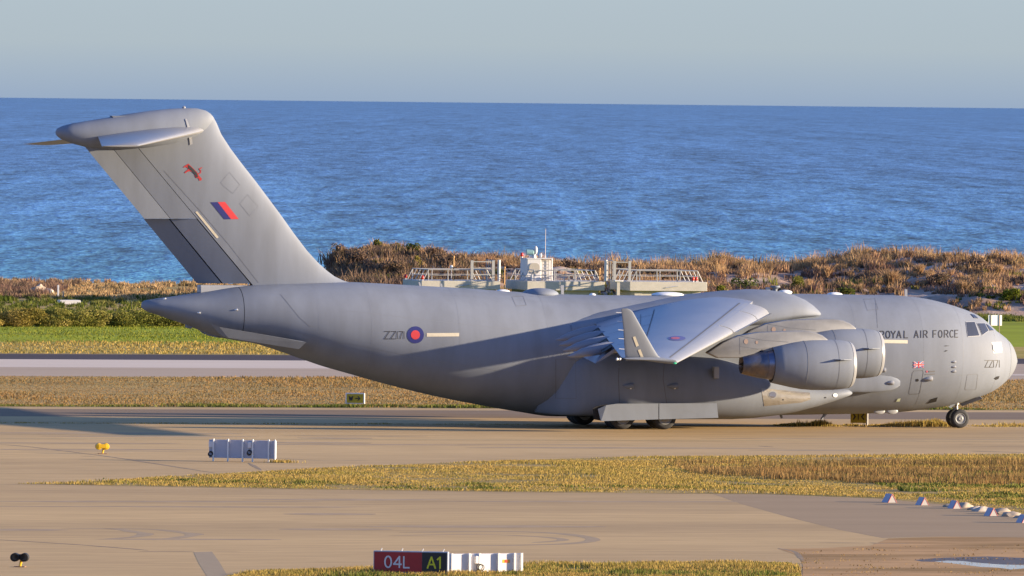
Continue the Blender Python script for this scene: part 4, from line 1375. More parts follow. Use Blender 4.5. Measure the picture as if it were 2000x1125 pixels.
mb.tube((xn - .05, -.12, 1.2), (xn - 1.0, -.12, 1.75), .035, 8).tube((xn - .4, 0, 1.35), (xn - .05, 0, .8), .04, 8).tube((xn - .1, -.15, 1.5), (xn + .7, -.15, 2.1), .05, 8)
mb.build('nose_gear_strut', STEEL, ac, smooth=True)
def plate(name, pts, y, thick, material, parent=None, ytop=None):
    """thin plate with real thickness, outline measured in the photo at distance y"""
    parent = parent or ac
    P = [on_y(a, b, y if ytop is None else (y if k else y)) for k, (a, b) in enumerate(pts)]
    return MB().prism([(p[0], p[2]) for p in P], y - thick / 2, y + thick / 2, 'y').build(name, material, parent)
_q = [on_y(1874, 788, -.25), on_y(1914, 774, -1.0), on_y(1919, 778.5, -1.0), on_y(1879, 793.5, -.25)]
mesh_obj('nose_gear_door', [tuple(p) for p in _q] + [tuple(p + np.array([.03, .06, 0])) for p in _q], [(0, 1, 2, 3), (7, 6, 5, 4), (0, 4, 5, 1), (1, 5, 6, 2), (2, 6, 7, 3), (3, 7, 4, 0)], PAINT, ac)
plate('nose_gear_door', [(1852, 794), (1862, 787.5), (1866, 790), (1856, 797.5)], -.5, .05, PAINT)
# main gear doors: two pale panels hanging outboard of the wheels
for a in ([(1168, 799, -5.0), (1184, 791.5, -5.0), (1205, 788.5, -5.0), (1286, 788, -5.0), (1286, 819, -5.42), (1174, 822.5, -5.42)],
          [(1287.6, 788, -5.0), (1400, 787.5, -5.0), (1403, 816, -5.42), (1287.6, 819, -5.42)]):
    P = [on_y(p[0], p[1], p[2]) for p in a]
    k = len(P)
    v = [tuple(p) for p in P] + [(p[0], p[1] + .09, p[2]) for p in P]
    mesh_obj('main_gear_door', v, [tuple(range(k)), tuple(range(2 * k - 1, k - 1, -1))] + [(i, k + i, k + (i + 1) % k, (i + 1) % k) for i in range(k)], PAINT, ac)
plate('bay_shade_plate', [(1158, 797), (1168, 793), (1186, 789.5), (1172, 800), (1176, 822), (1160, 819)], -4.84, .1, DARK)  # black plate painting the shade inside the wheel bay
# keel skid, drain masts and lamps under the belly
for a, b in (((1524, 806), (1527, 817)), ((1613, 807), (1604, 819)), ((1735, 803), (1744, 800))):
    P, Q = on_y(*a, -.6), on_y(*b, -.6)
    MB().tube(P, Q, .09, 6, .06).build('drain_mast', PAINT, ac)
for c in (1717, 1742):
    P = on_y(c, 803, -1.2)
    MB().ball(P, .34, .07, .17).build('blade_aerial', PAINT_L, ac, smooth=True)
# tail strake under the ramp, hinge bumps
_q = [on_y(a_, b_, -2.5 + .30 * k_) for a_, b_, k_ in [(411, 632, 0), (428, 638.5, 0), (590, 666.5, 0), (598, 668.5, 0), (584, 682, 1), (446, 660, 1), (432, 655, 1)]]
_n = len(_q)
for sgn in (1, -1):
    mesh_obj('ventral_strake', [(p[0], sgn * p[1], p[2]) for p in _q] + [(p[0], sgn * (p[1] + .1), p[2]) for p in _q],
             [tuple(range(_n))[::sgn], tuple(range(2 * _n - 1, _n - 1, -1))[::sgn]] + [(i, _n + i, _n + (i + 1) % _n, (i + 1) % _n)[::sgn] for i in range(_n)], PAINT, ac)
for q in ([(363, 633), (375, 637), (372, 642), (364, 640)], [(398, 640), (412, 650), (430, 660), (408, 656), (400, 650)]):
    plate('tail_bumper', q, -.1, .5, PAINT)

# ---- aerials and domes along the spine
def dome(name, px0, px1, pt, pb, w, material, y=0.0):
    A, B = on_y(px0, pb, y), on_y(px1, pb, y)
    T = on_y((px0 + px1) / 2, pt, y)
    c = (A + B) / 2
    return MB().ball(c, abs(B[0] - A[0]) / 2, w, T[2] - c[2], 24, 12).build(name, material, ac, smooth=True)
dome('satellite_dome', 1020, 1090, 562.5, 574.5, 1.0, PAINT)
dome('satellite_dome', 1272, 1336, 570, 576, .55, WHITE)
dome('navigation_dome', 966, 997, 565, 571, .3, WHITE)
dome('navigation_dome', 1614, 1646, 570.5, 576.5, .3, WHITE)
dome('navigation_dome', 1519, 1547, 566, 571, .3, WHITE)
dome('navigation_dome', 1150, 1164, 572.5, 577, .2, WHITE)
for q in ([(817, 551), (820, 551), (823, 560), (819, 560)], [(859, 554), (863, 554), (865, 563), (861, 563)], [(1095, 557), (1101, 557), (1101, 577), (1096, 577)],
          [(1767, 565), (1771.5, 565), (1772, 580), (1767, 580)], [(1495, 561.5), (1503, 561), (1505, 570), (1497, 570)]):
    plate('blade_aerial', q, 0, .09, PAINT_L)
P = on_y(1514, 569, 0)
MB().lathe([(-.25, .1), (.12, .12), (.22, .26), (.3, .26)], P, 'z', 14).build('air_data_stub', PAINT, ac, smooth=True)
P = on_y(359, 211, 0)
MB().lathe([(-.1, .08), (.06, .1), (.11, .02)], P, 'z', 12).build('beacon', PAINT_L, ac, smooth=True)

# ================================================================== markings and panel details, laid on the skin
F_ = [bvh_of(fuselage, radome, tail_cone)]
FIN_ = [bvh_of(fin)]
SPB = [bvh_of(sponson, fuselage, blister)]
WB = [bvh_of(wing)]
WLB = [bvh_of(winglet)]
def lettering(name, items, w, top, bot, b=F_, m=LETTER, par=fuselage):
    for it in items:
        decal(name, text_polys([it], w, top, bot), b, m, par, off=0.014, cell=5)
k5 = lambda x: 1660 + x / 5.882
lettering('lettering', [('R', k5(347), k5(393)), ('O', k5(415), k5(460)), ('Y', k5(474), k5(524)), ('A', k5(540), k5(588)), ('L', k5(624), k5(666)),
                        ('A', k5(740), k5(786)), ('I', k5(806), k5(824)), ('R', k5(846), k5(890)), ('F', k5(956), k5(994)), ('O', k5(1018), k5(1060)), ('R', k5(1086), k5(1130)), ('C', k5(1148), k5(1190)), ('E', k5(1205), k5(1240))],
          1.7, lambda x: 647.0 - (x - 1719) * .0125, lambda x: 660.6 - (x - 1719) * .0125)
lettering('serial_number', [('Z', k5(1550), k5(1590)), ('Z', k5(1600), k5(1640)), ('|', k5(1643), k5(1657)), ('7', k5(1663), k5(1700)), ('|', k5(1709), k5(1723))],
          1.25, lambda x: 703.8, lambda x: 717.2)
lettering('serial_number', [('Z', 751, 761), ('Z', 763.3, 773), ('|', 774.4, 777.4), ('7', 779, 786), ('|', 787.6, 790.6)], 1.25, lambda x: 647.4, lambda x: 661.8)
decal('roundel', [disc_poly(811.5, 654, 16.4, 16.6)], F_, NAVY, fuselage, .012)
decal('roundel_centre', [disc_poly(811.3, 654, 8.8, 8.9)], F_, RED, fuselage, .02)
decal('formation_strip', [[(833.4, 650.6), (896.8, 650.2), (896.8, 657), (833.4, 657.6)]], F_, CREAM, fuselage)
decal('formation_strip', [[(1719.5, 663.4), (1772.7, 664.4), (1772.7, 671), (1719.5, 670)]], F_, CREAM, fuselage)
k8 = lambda pts: [(320 + x / 5.923, 290 + y / 5.923) for x, y in pts]
decal('fin_flash_blue', [k8([(540, 622), (622, 620), (776, 818), (700, 819)])], FIN_, NAVY, fin, .012)
decal('fin_flash_red', [k8([(623, 620), (706, 617), (866, 816), (777, 818)])], FIN_, RED, fin, .012)
decal('formation_strip', [k8([(363, 735), (386, 725), (634, 1025), (618, 1040), (604, 1032)])], FIN_, CREAM, fin, .012)
cat = [(225, 215), (250, 195), (285, 175), (305, 195), (345, 235), (385, 275), (405, 310), (440, 350), (435, 370), (410, 372), (400, 345), (370, 340), (355, 310), (365, 290), (330, 272), (305, 262), (275, 268), (245, 288), (238, 275), (270, 250), (285, 235), (258, 215), (228, 222)]
decal('squadron_badge', [k8(cat)] + [k8(p) for p in stroke_poly([(398, 292), (424, 282), (428, 258), (408, 236), (440, 222)], 10)], FIN_, mat('badge_red', (0.42, 0.03, 0.03), rough=.6), fin, .012)
decal('squadron_badge_cat', [k8([(280, 190), (300, 200), (345, 242), (385, 285), (396, 330), (376, 336), (364, 302), (320, 258), (284, 228)])], FIN_, LETTER, fin, .02)
kp = lambda pts: [(1360 + x / 7.032, 560 + y / 7.032) for x, y in pts]
decal('wing_roundel', [disc_poly(1322, 661, 17, 4.6)], WB, mat('sky_paled_blue', (.09, .10, .26), rough=.6), wing, .012)  # sky reflected on the wing is mixed into both roundel colours
decal('wing_roundel_centre', [disc_poly(1319, 661, 9, 2.2)], WB, mat('pale_red', (.40, .10, .14), rough=.6), wing, .022)  # red paled likewise for the reflected sky
k4 = lambda pts: [(1120 + x / 6.667, 580 + y / 6.667) for x, y in pts]
decal('formation_strip', [k4([(772, 520), (805, 512), (852, 632), (818, 648)])], WLB, CREAM, winglet, .012)
decal('formation_strip', [k4([(838, 690), (872, 680), (920, 800), (888, 815)])], WLB, CREAM, winglet, .012)
decal('tail_lamp_fairing', [[(361.5, 233), (364.5, 232), (370.5, 249), (366.5, 251)], [(369, 268), (374.5, 267.5), (376, 281), (371, 283.5)]], [bvh_of(bullet), FIN_[0]], PAINT_L, fin, .03)
# national flag by the door
decal('flag', [[(1784.3, 706.4), (1804.2, 705.8), (1804.2, 718), (1784.3, 718.8)]], F_, WHITE, fuselage, .012)
decal('flag_blue', [[(1786.8, 706.4), (1792.6, 706.2), (1792.6, 709.4)], [(1796, 706.1), (1801.6, 706), (1796, 709.2)], [(1784.4, 707.9), (1789.4, 710.6), (1784.4, 710.7)], [(1804.1, 707.6), (1804.1, 710.2), (1799.2, 710.4)],
                    [(1784.4, 714.2), (1789.4, 714.1), (1784.4, 716.9)], [(1804.1, 713.8), (1804.1, 716.4), (1799.2, 713.9)], [(1792.6, 715.3), (1792.6, 718.4), (1786.9, 718.5)], [(1796, 715.2), (1801.7, 718), (1796, 718.3)]], F_, mat('flag_blue', (0.10, 0.13, 0.36), rough=.6), fuselage, .018)
decal('flag_red', [[(1784.3, 711.4), (1804.2, 711), (1804.2, 713.2), (1784.3, 713.6)], [(1793.2, 706.2), (1795.4, 706.1), (1795.4, 718.3), (1793.2, 718.4)]]
      + stroke_poly([(1784.6, 706.8), (1790, 710.3)], .9) + stroke_poly([(1804, 706.3), (1798.6, 710)], .9) + stroke_poly([(1784.6, 718.3), (1790, 714.8)], .9) + stroke_poly([(1804, 717.6), (1798.6, 714.4)], .9), F_, RED, fuselage, .024)
# cockpit glazing
def pane(pts):
    decal('window_frame', [[(x + (x - np.mean([p[0] for p in pts])) * .12, y + (y - np.mean([p[1] for p in pts])) * .10) for x, y in pts]], F_, PAINT_L, fuselage, .02)
    decal('cockpit_window', [pts], F_, GLASS, fuselage, .035, cell=3)
pane([(1887, 629.8), (1903, 629.4), (1912.3, 655.6), (1890.6, 657.2)])
pane([(1909, 632.2), (1922.7, 632.2), (1930, 646.3), (1918.6, 654.3)])
pane([(1926, 633), (1932, 637.5), (1940.5, 646), (1933.5, 646.2)])
pane([(1895.7, 614), (1902.6, 615.6), (1910.4, 622.4), (1902.4, 621.6)])
# doors, hatches and joints
kA = lambda pts: [(1640 + x / 5.358, 640 + y / 5.358) for x, y in pts]
def outline(name, pts, w=1.1, m=SEAM, b=F_, par=None, closed=True, off=.007):
    return decal(name, stroke_poly(pts, w, closed), b, m, par or fuselage, off)
outline('crew_door', kA([(780, 452), (864, 447), (876, 462), (872, 490), (838, 680), (826, 692), (732, 696), (725, 682), (762, 470)]), 1.0)
decal('door_porthole', [disc_poly(1791.6, 742.3, 2.6, 2.8)], F_, DARK, fuselage, .016)
outline('service_hatch', kA([(1345, 490), (1435, 484), (1444, 496), (1428, 640), (1420, 648), (1318, 651), (1311, 640), (1334, 500)]), .9, SEAM_F)
outline('escape_hatch', [(1687, 585), (1709, 583.6), (1715, 604.5), (1694, 606)], 1.0, SEAM_F)
outline('escape_hatch', [(1000, 580), (1021, 578), (1028, 596), (1008, 598)], 1.0, SEAM_F)
outline('fin_access_panel', k8([(660, 395), (760, 275), (880, 420), (800, 520), (700, 440)]), .8, SEAM_V, FIN_, fin)
outline('fin_access_panel', k8([(880, 640), (970, 535), (1095, 670), (995, 780)]), .8, SEAM_V, FIN_, fin)
outline('panel_joint', [(1085.5, 702), (1085.5, 778)], 1.0, SEAM, SPB, sponson, False)
outline('panel_joint', [(1085.5, 702), (1124, 702), (1125.5, 778), (1085.5, 778)], 1.0, SEAM_F, SPB, sponson, False)
outline('panel_joint', [(1210, 698), (1208, 740), (1210, 787)], 1.2, SEAM, SPB, sponson, False)
outline('panel_joint', [(1298, 700), (1295, 740), (1302, 787)], 1.2, SEAM, SPB, sponson, False)
outline('panel_joint', [(548, 575), (585, 620), (606, 638)], .8, SEAM_F, F_, fuselage, False)
outline('panel_joint', [(1708.5, 577), (1713, 620), (1714, 640)], .8, SEAM_F, F_, fuselage, False)
outline('panel_joint', k8([(0, 255), (420, 720), (760, 1120)]) + [(505, 552)], .8, SEAM_F, FIN_, fin, False)
outline('panel_joint', [(266, 296), (377, 428), (489, 553)], 1.0, SEAM, FIN_, fin, False)
decal('belly_light', [kA([(590, 772), (608, 742), (638, 738), (626, 770)])], F_, mat('pale_green_lens', (.62, .72, .52), rough=.3), fuselage, .016)
decal('belly_vent', [kA([(915, 795), (958, 746), (1025, 726), (1010, 772)])], F_, DARK, fuselage, .014)
decal('nose_vent', [kA([(1612, 530), (1640, 510), (1672, 505), (1660, 535), (1632, 546)])], F_, DARK, fuselage, .014)
decal('static_vent', [kA([(1088, 192), (1110, 186), (1150, 190), (1110, 195)]), kA([(1090, 248), (1112, 236), (1132, 240), (1108, 250)])], F_, DARK, fuselage, .014)
decal('stencil_marking', [disc_poly(1810.4, 725.5, 2.0, 2.2)], F_, mat('pale_red', (.40, .10, .14), rough=.6), fuselage, .014)
decal('stencil_marking', [[(1814, 724.5), (1826, 724), (1826, 726.2), (1814, 726.8)], [(1807, 730.6), (1826, 729.6), (1826, 731.2), (1807, 732.2)]], F_, mat('stencil_grey', (.14, .135, .14), rough=.6), fuselage, .014)
# nose landing light: white lens, the glint on its glass put into the colour
decal('landing_light_frame', [kA([(1585, 152), (1692, 146), (1700, 262), (1608, 268)])], F_, PAINT_L, fuselage, .012)
decal('landing_light_lens', [kA([(1596, 176), (1685, 172), (1692, 240), (1625, 255), (1604, 232)])], F_, LENS, fuselage, .05)
# scoops and probes standing off the skin
def scoop(px, py, w, h, material=PAINT_L, bv=F_, par=fuselage):
    o_ = Vector(CAM); d = Vector(ray(px, py))
    hit = min((b.ray_cast(o_, d) for b in bv), key=lambda q: q[3] if q[3] else 1e9)
    p, n = hit[0], hit[1]
    if n.dot(d) > 0: n = -n
    mb = MB()
    ax = Vector((1, 0, 0)); ax = (ax - n * ax.dot(n)).normalized(); up_ = n.cross(ax)
    v, f = [], []
    for t, s in ((-1, .15), (-.5, .55), (.2, .9), (.8, 1.0), (1.0, .92)):
        for i in range(14):
            a = 2 * math.pi * i / 14
            v.append(p + ax * (t * w) + up_ * (s * h * math.cos(a)) + n * (s * h * 1.15 * math.sin(a)))
    for k in range(4):
        for i in range(14):
            f.append((k * 14 + i, k * 14 + (i + 1) % 14, (k + 1) * 14 + (i + 1) % 14, (k + 1) * 14 + i))
    f += [tuple(range(13, -1, -1)), tuple(range(56, 70))]
    return mb.add(v, f).build('air_scoop', material, par, smooth=True)
scoop(1738, 747.5, .20, .12, bv=SPB)
scoop(1812, 739.5, .24, .14)
scoop(1723, 722.5, .18, .13)
for py in (706.6, 716.2, 725):
    scoop(1862, py, .13, .07)
for (px, py) in ((1227, 754), (1313, 754)):
    scoop(px, py, .28, .16, material=PAINT, bv=SPB, par=sponson)
    scoop(px + 3, py + 2, .09, .12, material=LENS, bv=SPB, par=sponson)  # white stub painting the sunlit edge of each fixture
for px, py in ((461, 605), (388, 611), (321, 584)):
    scoop(px, py, .09, .05, material=LENS)
# box vent on the sponson, bare-metal bay with its intake ring
o_ = Vector(CAM); d_ = Vector(ray(1396, 727))
hit = SPB[0].ray_cast(o_, d_)
p = hit[0]
MB().box(p.x - .12, p.x + .16, p.y - .32, p.y + .1, p.z - .32, p.z + .3).build('vent_box', PAINT_L, sponson, bevel=.03)
kS = lambda pts: [(1080 + x / 3.226, 560 + y / 3.226) for x, y in pts]
decal('bare_metal_panel', [kS([(1312, 640), (1618, 668), (1622, 712), (1560, 730), (1330, 752)])], SPB, BARE, sponson, .012)
decal('intake_ring', [disc_poly(1509, 771, 9, 8)], SPB, LEAD, sponson, .02)
decal('intake', [disc_poly(1509, 771, 6.8, 6)], SPB, HOT, sponson, .03)
decal('sponson_lamp', [disc_poly(1631, 772, 4.5, 3.2)], SPB, LENS, sponson, .03)
decal('drain_hole', [disc_poly(1612, 776.4, 1.7, 1.4), disc_poly(1529, 780.6, 1.5, 1.4)], SPB, DARK, sponson, .02)
# bits on the wing: spoiler joints and tip lamps
def wing_line(y0, c0, y1, c1, w, m=SEAM):
    n = 14
    v = []
    for i in range(n + 1):
        t = i / n
        y, c = y0 + (y1 - y0) * t, c0 + (c1 - c0) * t
        ch = abs(wing_le(y)[0] - wing_te(y)[0])
        dy = abs(y1 - y0) > abs(c1 - c0) * ch
        a = wing_pt(y - (0 if dy else w / 2), c - (w / ch / 2 if dy else 0), 1)
        b = wing_pt(y + (0 if dy else w / 2), c + (w / ch / 2 if dy else 0), 1)
        v += [(a[0], a[1], a[2] + .012), (b[0], b[1], b[2] + .012)]
    return mesh_obj('spoiler_joint', v, [(2 * i, 2 * i + 1, 2 * i + 3, 2 * i + 2) for i in range(n)], m, wing)
wing_line(-4.2, .66, -17.8, .66, .07)
wing_line(-5.0, .74, -17.8, .72, .05, SEAM_F)
for y in (-6.5, -10.9, -14.4, -17.8):
    wing_line(y, .66, y, .97, .06)
wing_line(-4.2, .16, -24.6, .16, .09)
P = on_y(1318, 709.5, Y_TIP - .3)
MB().ball(P, .10, .05, .05).build('navigation_lamp', mat('green_lens', (.05, .45, .25), rough=.2), wing, smooth=True)
for px in (1205.5, 1211):
    P = on_y(px, 701.5, Y_TIP - .2)
    MB().ball(P, .07, .07, .07).build('navigation_lamp', LENS, wing, smooth=True)
# static wicks on the winglet
for py in (611, 628, 645, 662, 682):
    P = on_y(interp(py, [604, 643, 682], [1213, 1217.5, 1219.5]), py, -25.6)
    MB().tube(P, P + np.array([-.28, 0, .02]), .014, 5).build('static_wick', WHITE, winglet)

# ================================================================== platforms behind the runway
CONC = mat('pale_concrete', (0.45, 0.42, 0.37), rough=.85, var=.1, vscale=1.2, stretch=(1, 1, 2), bump=.2, bscale=8)
GALV = mat('galvanised_rail', (0.34, 0.335, 0.33), rough=.5, var=.08, vscale=3)
CABW = mat('cabin_white', (0.56, 0.55, 0.55), rough=.5, var=.04, vscale=3)
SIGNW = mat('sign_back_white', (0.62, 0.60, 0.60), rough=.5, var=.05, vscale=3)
SIGNB = mat('sign_back_shaded', (0.40, 0.41, 0.47), rough=.5, var=.05, vscale=3)  # white panel with its bluish shade put into the colour
POSTW = mat('sign_post_white', (0.72, 0.70, 0.66), rough=.45)
FRAME = mat('sign_frame_grey', (0.36, 0.38, 0.42), rough=.45)
SRED = mat('sign_red', (0.36, 0.018, 0.022), rough=.45, var=.05, vscale=4)
SBLK = mat('sign_black', (0.018, 0.018, 0.02), rough=.45)
SYEL = mat('sign_yellow', (0.42, 0.33, 0.015), rough=.45, var=.06, vscale=4)
SLET = mat('sign_letter_white', (0.62, 0.62, 0.62), rough=.5)
SLEY = mat('sign_letter_yellow', (0.62, 0.58, 0.02), rough=.5)
YEL = mat('yellow_lamp_paint', (0.72, 0.42, 0.012), rough=.4, var=.06, vscale=5)
CABLE = mat('black_cable', (0.02, 0.02, 0.022), rough=.6)
BLACK = mat('matt_black', (0.02, 0.02, 0.021), rough=.6)
ORANGE = mat('orange_pole', (0.55, 0.30, 0.10), rough=.6)

PD = 890.0
def platform(pxl, pxr, pyt, pyb, pxs, label, rails, inner):
    """slab seen a little from its left end; pxl..pxr front face, pxs left end of the side face"""
    A, B = at_depth(pxl, pyb, PD), on_y(pxr, pyb, 0) if False else None
    A = at_depth(pxl, pyb, PD)
    y = float(A[1])
    B = on_y(pxr, pyb, y)
    T = on_y(pxl, pyt, y)
    W = (pxl - pxs) / (FPX / PD) / math.sin(YAW)
    Lx, H = float(B[0] - A[0]), float(T[2] - A[2])
    root = thing('concrete_platform', label, 'platform', (A[0], A[1], 0), 0, 'concrete platforms before the dune')
    z0, z1 = float(A[2]), float(T[2])
    MB().box(0, Lx, 0, W, z0, z1).build('slab', CONC, root, bevel=.03)
    for cx_, cy_ in ((.8, .7), (Lx - .8, .7), (.8, W - .7), (Lx - .8, W - .7)):
        MB().box(cx_ - .3, cx_ + .3, cy_ - .3, cy_ + .3, -.3, z0).build('pier', CONC, root)
    MB().box(.4, Lx - .4, .45, W - .4, z0 - .5, z0 + .0).build('slab_beam', CONC, root)
    r = .032
    h, lean = .86, .42
    def rail(name, pts_bottom, pts_top):
        mb = MB()
        for a, b in zip(pts_bottom, pts_top):
            mb.tube(a, b, r * 1.25, 6)
        mb.path(pts_top, r * 1.2)
        mid = [tuple((np.array(a) * .5 + np.array(b) * .5)) for a, b in zip(pts_bottom, pts_top)]
        mb.path(mid, r * .8)
        return mb.build(name, GALV, root)
    xi0, xi1 = .5 + inner[0], Lx - .5 - inner[1]
    ysr = np.linspace(.5, W - .5, 5)
    if rails[0]: rail('end_railing', [(xi0 - lean * .6, q, z1) for q in ysr], [(xi0 + lean * .4, q, z1 + h) for q in ysr])
    if rails[1]: rail('end_railing', [(xi1 + lean * .6, q, z1) for q in ysr], [(xi1 - lean * .4, q, z1 + h) for q in ysr])
    xs_ = np.linspace(xi0 + lean * .4, xi1 - lean * .4, 4)
    rail('side_railing', [(q, .45, z1) for q in xs_], [(q, .5, z1 + h) for q in xs_])
    rail('side_railing', [(q, W - .45, z1) for q in xs_], [(q, W - .5, z1 + h) for q in xs_])
    # slanted scupper bracket on the front
    mb = MB().tube((Lx * .46, -.04, z0 + .25), (Lx * .62, -.06, z0 + .4), .035, 6)
    mb.build('bracket', FRAME, root)
    return root, Lx, W, z1
pl1, L1, W1, Z1 = platform(823, 977, 548, 565, 785, 'left-hand of three concrete platforms, with the orange pole on its deck', (1, 1), (0, .3))
pl2, L2, W2, Z2 = platform(1029.5, 1181, 549, 567, 987, 'middle concrete platform carrying the white equipment cabin', (1, 1), (0, 0))
pl3, L3, W3, Z3 = platform(1230, 1381, 550, 568, 1192, 'right-hand concrete platform with the tall cage frame on its left end', (1, 1), (0, 0))
def on_deck(pl, x, y, z):
    return (pl.location.x + x, pl.location.y + y, z)
def cage(pl, x0, x1, yd, z, label, flip):
    root = thing('cage_frame', label, 'access frame', on_deck(pl, 0, 0, z), 0, 'galvanised cage frames on the platforms')
    h = 1.62
    for xx in (x0, x1 - .22):
        MB().box(xx, xx + .22, yd, yd + .08, 0, h).build('upright', GALV, root)
    for zz in (h - .1, h * .62, .5):
        MB().box(x0 + .22, x1 - .22, yd + .02, yd + .06, zz - .035, zz + .035).build('rung', GALV, root)
    mb = MB()
    xe = x0 if flip else x1
    for k in range(5):
        q = yd + .25 + k * .62
        mb.tube((xe, q, 0), (xe, q, h), .028, 6)
    mb.tube((xe, yd, h), (xe, yd + 2.8, h), .035, 6).tube((xe, yd, .1), (xe, yd + 2.8, .1), .035, 6)
    mb.build('side_bars', GALV, root)
    MB().tube((xe + (-.5 if flip else .45), yd + .4, 0), (xe + (-.5 if flip else .45), yd + .4, h + .05), .12, 10).build('corner_post', CABW, root, smooth=True)
    return root
cage(pl1, 4.05, 6.0, .2, Z1, 'galvanised cage frame at the right end of the left-hand platform', False)
cage(pl3, -1.25, .2, .4, Z3, 'galvanised cage frame at the left end of the right-hand platform', True)
# equipment cabin with its scanner
cab = thing('equipment_cabin', 'white equipment cabin with a beige round hatch on the middle platform', 'cabin', on_deck(pl2, .55, 2.2, Z2))
MB().box(0, 1.15, 0, 2.2, .0, 1.72).build('cabin_body', CABW, cab, bevel=.04)
MB().box(1.15, 2.05, .5, 2.0, .0, 1.62).build('cabin_annex', CABW, cab, bevel=.03)
MB().box(-.04, 2.1, -.05, 2.25, 1.72, 1.78).build('roof_panel', CABW, cab)
hatch = MB().prism([(.58 + .42 * math.copysign(abs(math.cos(a)) ** .7, math.cos(a)), .98 + .42 * math.copysign(abs(math.sin(a)) ** .7, math.sin(a))) for a in np.linspace(0, 2 * math.pi, 25)[:-1]], -.06, .0, 'y').build('hatch', mat('beige_hatch', (.36, .33, .28), rough=.6), cab)
mb = MB()
for xx in (1.35, 1.85):
    mb.tube((xx, .42, .0), (xx, .42, 1.75), .03, 6)
for k in range(6):
    mb.tube((1.35, .42, .25 + k * .26), (1.85, .42, .25 + k * .26), .022, 5)
mb.build('ladder', GALV, cab)
MB().box(.25, 1.0, -.45, -.05, 0, .35).build('ground_unit', CABW, cab, bevel=.05)
MB().tube((2.25, .9, 0), (2.25, .9, 1.8), .06, 8).build('pipe', CABW, cab)
sc_ = thing('scanner_head', 'white scanner head with a teal lens drum on the cabin roof', 'scanner', on_deck(pl2, .55 + .75, 3.0, Z2 + 1.78))
MB().tube((0, 0, 0), (0, 0, .28), .2, 14, .14).build('pedestal', CABW, sc_, smooth=True)
MB().ball((.12, 0, .62), .17, .22, .34, 18, 10).build('dish', CABW, sc_, smooth=True)
MB().lathe([(-.62, .22), (-.1, .24), (-.02, .15)], (0, 0, .46), 'x', 18).build('lens_drum', mat('teal_drum', (.20, .34, .36), rough=.4), sc_, smooth=True)
MB().ball((.55, 0, .2), .12, .12, .2, 10, 6).build('counterweight', CABW, sc_, smooth=True)
an = thing('whip_antenna', 'thin pale whip antenna rising from behind the cabin', 'antenna', on_deck(pl2, 2.2, 2.9, Z2))
MB().tube((0, 0, 0), (0, 0, 2.0), .05, 6).build('antenna_base', CABW, an)
MB().tube((0, 0, 2.0), (0, 0, 4.1), .028, 5, .02).build('antenna_rod', mat('antenna_pink', (.5, .42, .42), rough=.5), an)
def red_lamp(loc, label):
    t = thing('obstruction_light', label, 'warning light', loc, 0, 'red obstruction lights on the platforms')
    MB().tube((0, 0, 0), (0, 0, .12), .07, 8).build('lamp_base', FRAME, t)
    MB().ball((0, 0, .24), .13, .13, .17, 12, 8).build('lamp_globe', REDL, t, smooth=True)
red_lamp(on_deck(pl1, .15, W1 - .3, Z1), 'red obstruction light at the far left corner of the left-hand platform')
red_lamp(on_deck(pl1, .12, .15, Z1), 'red obstruction light at the near left corner of the left-hand platform')
red_lamp(on_deck(pl2, .62, 4.2, Z2 + 1.78), 'red obstruction light on the cabin roof edge')
red_lamp(on_deck(pl3, L3 - 1.12, .15, Z3), 'left one of the red light pair on the right-hand platform')
red_lamp(on_deck(pl3, L3 - .85, .15, Z3), 'right one of the red light pair on the right-hand platform')
def pole(loc, h, label, lamp=False):
    t = thing('marker_pole', label, 'pole', loc, 0, 'orange marker poles by the platforms')
    MB().tube((0, 0, 0), (0, 0, h), .05, 8).build('pole_shaft', ORANGE, t)
    MB().ball((0, 0, h + .04), .09, .09, .09, 10, 6).build('pole_cap', ORANGE, t, smooth=True)
    if lamp:
        MB().ball((-.18, 0, h - .75), .14, .12, .16, 10, 6).build('lamp_globe', CABW, t, smooth=True)
pole(on_deck(pl1, 2.9, 1.2, Z1), 1.82, 'tall orange pole with a white lamp on the left-hand platform', True)
pole(on_deck(pl2, -1.7, .6, .0), Z2 + 1.0, 'short orange pole just left of the middle platform')
pole(on_deck(pl2, L2 - .35, .3, Z2), .95, 'short orange pole at the right end of the middle platform')
ut = thing('utility_unit', 'low grey pipe rack on the middle platform right of the cabin', 'pipe rack', on_deck(pl2, 3.3, 1.2, Z2))
mb = MB()
for k in range(4):
    mb.box(k * .38, k * .38 + .07, 0, .07, 0, .5)
mb.box(0, 1.3, 0, .07, .46, .52).box(0, 1.3, 0, .9, .5, .54)
mb.build('rack', GALV, ut)
lb = thing('junction_box', 'small white junction box between the middle and right-hand platforms', 'junction box', on_deck(pl3, -1.0, -.2, 0))
MB().box(-.35, .35, -.2, .2, Z3 - .02, Z3 + .12).build('lid', CABW, lb, bevel=.04)
MB().box(-.12, .12, -.1, .1, 0, Z3 - .02).build('pedestal', CONC, lb)

# ---- concrete remains on the shore at the far left
def rock(loc, rx, ry, rz, seed, material, label, name='rock', group=None, cat='rock'):
    t = bpy.data.objects.new(name, bpy.data.meshes.new(name))
    COL.objects.link(t)
    bm = bmesh.new()
    bmesh.ops.create_icosphere(bm, subdivisions=3, radius=1)
    for v in bm.verts:
        d = 1 + .35 * noise.noise(v.co * 1.3 + Vector((seed * 3.1, 0, 0))) + .15 * noise.noise(v.co * 3.5 + Vector((0, seed, 0)))
        v.co = Vector((v.co.x * rx * d, v.co.y * ry * d, max(v.co.z * rz * d, -.25 * rz)))
    bm.to_mesh(t.data)
    bm.free()
    t.data.materials.append(material)
    t.data.shade_smooth()
    t.data.set_sharp_from_angle(angle=R(35))
    t.location = tuple(map(float, loc))
    return tag(t, label, cat, group)
RUB = mat('pale_rubble', (.36, .29, .22), rough=.9, var=.15, vscale=3)
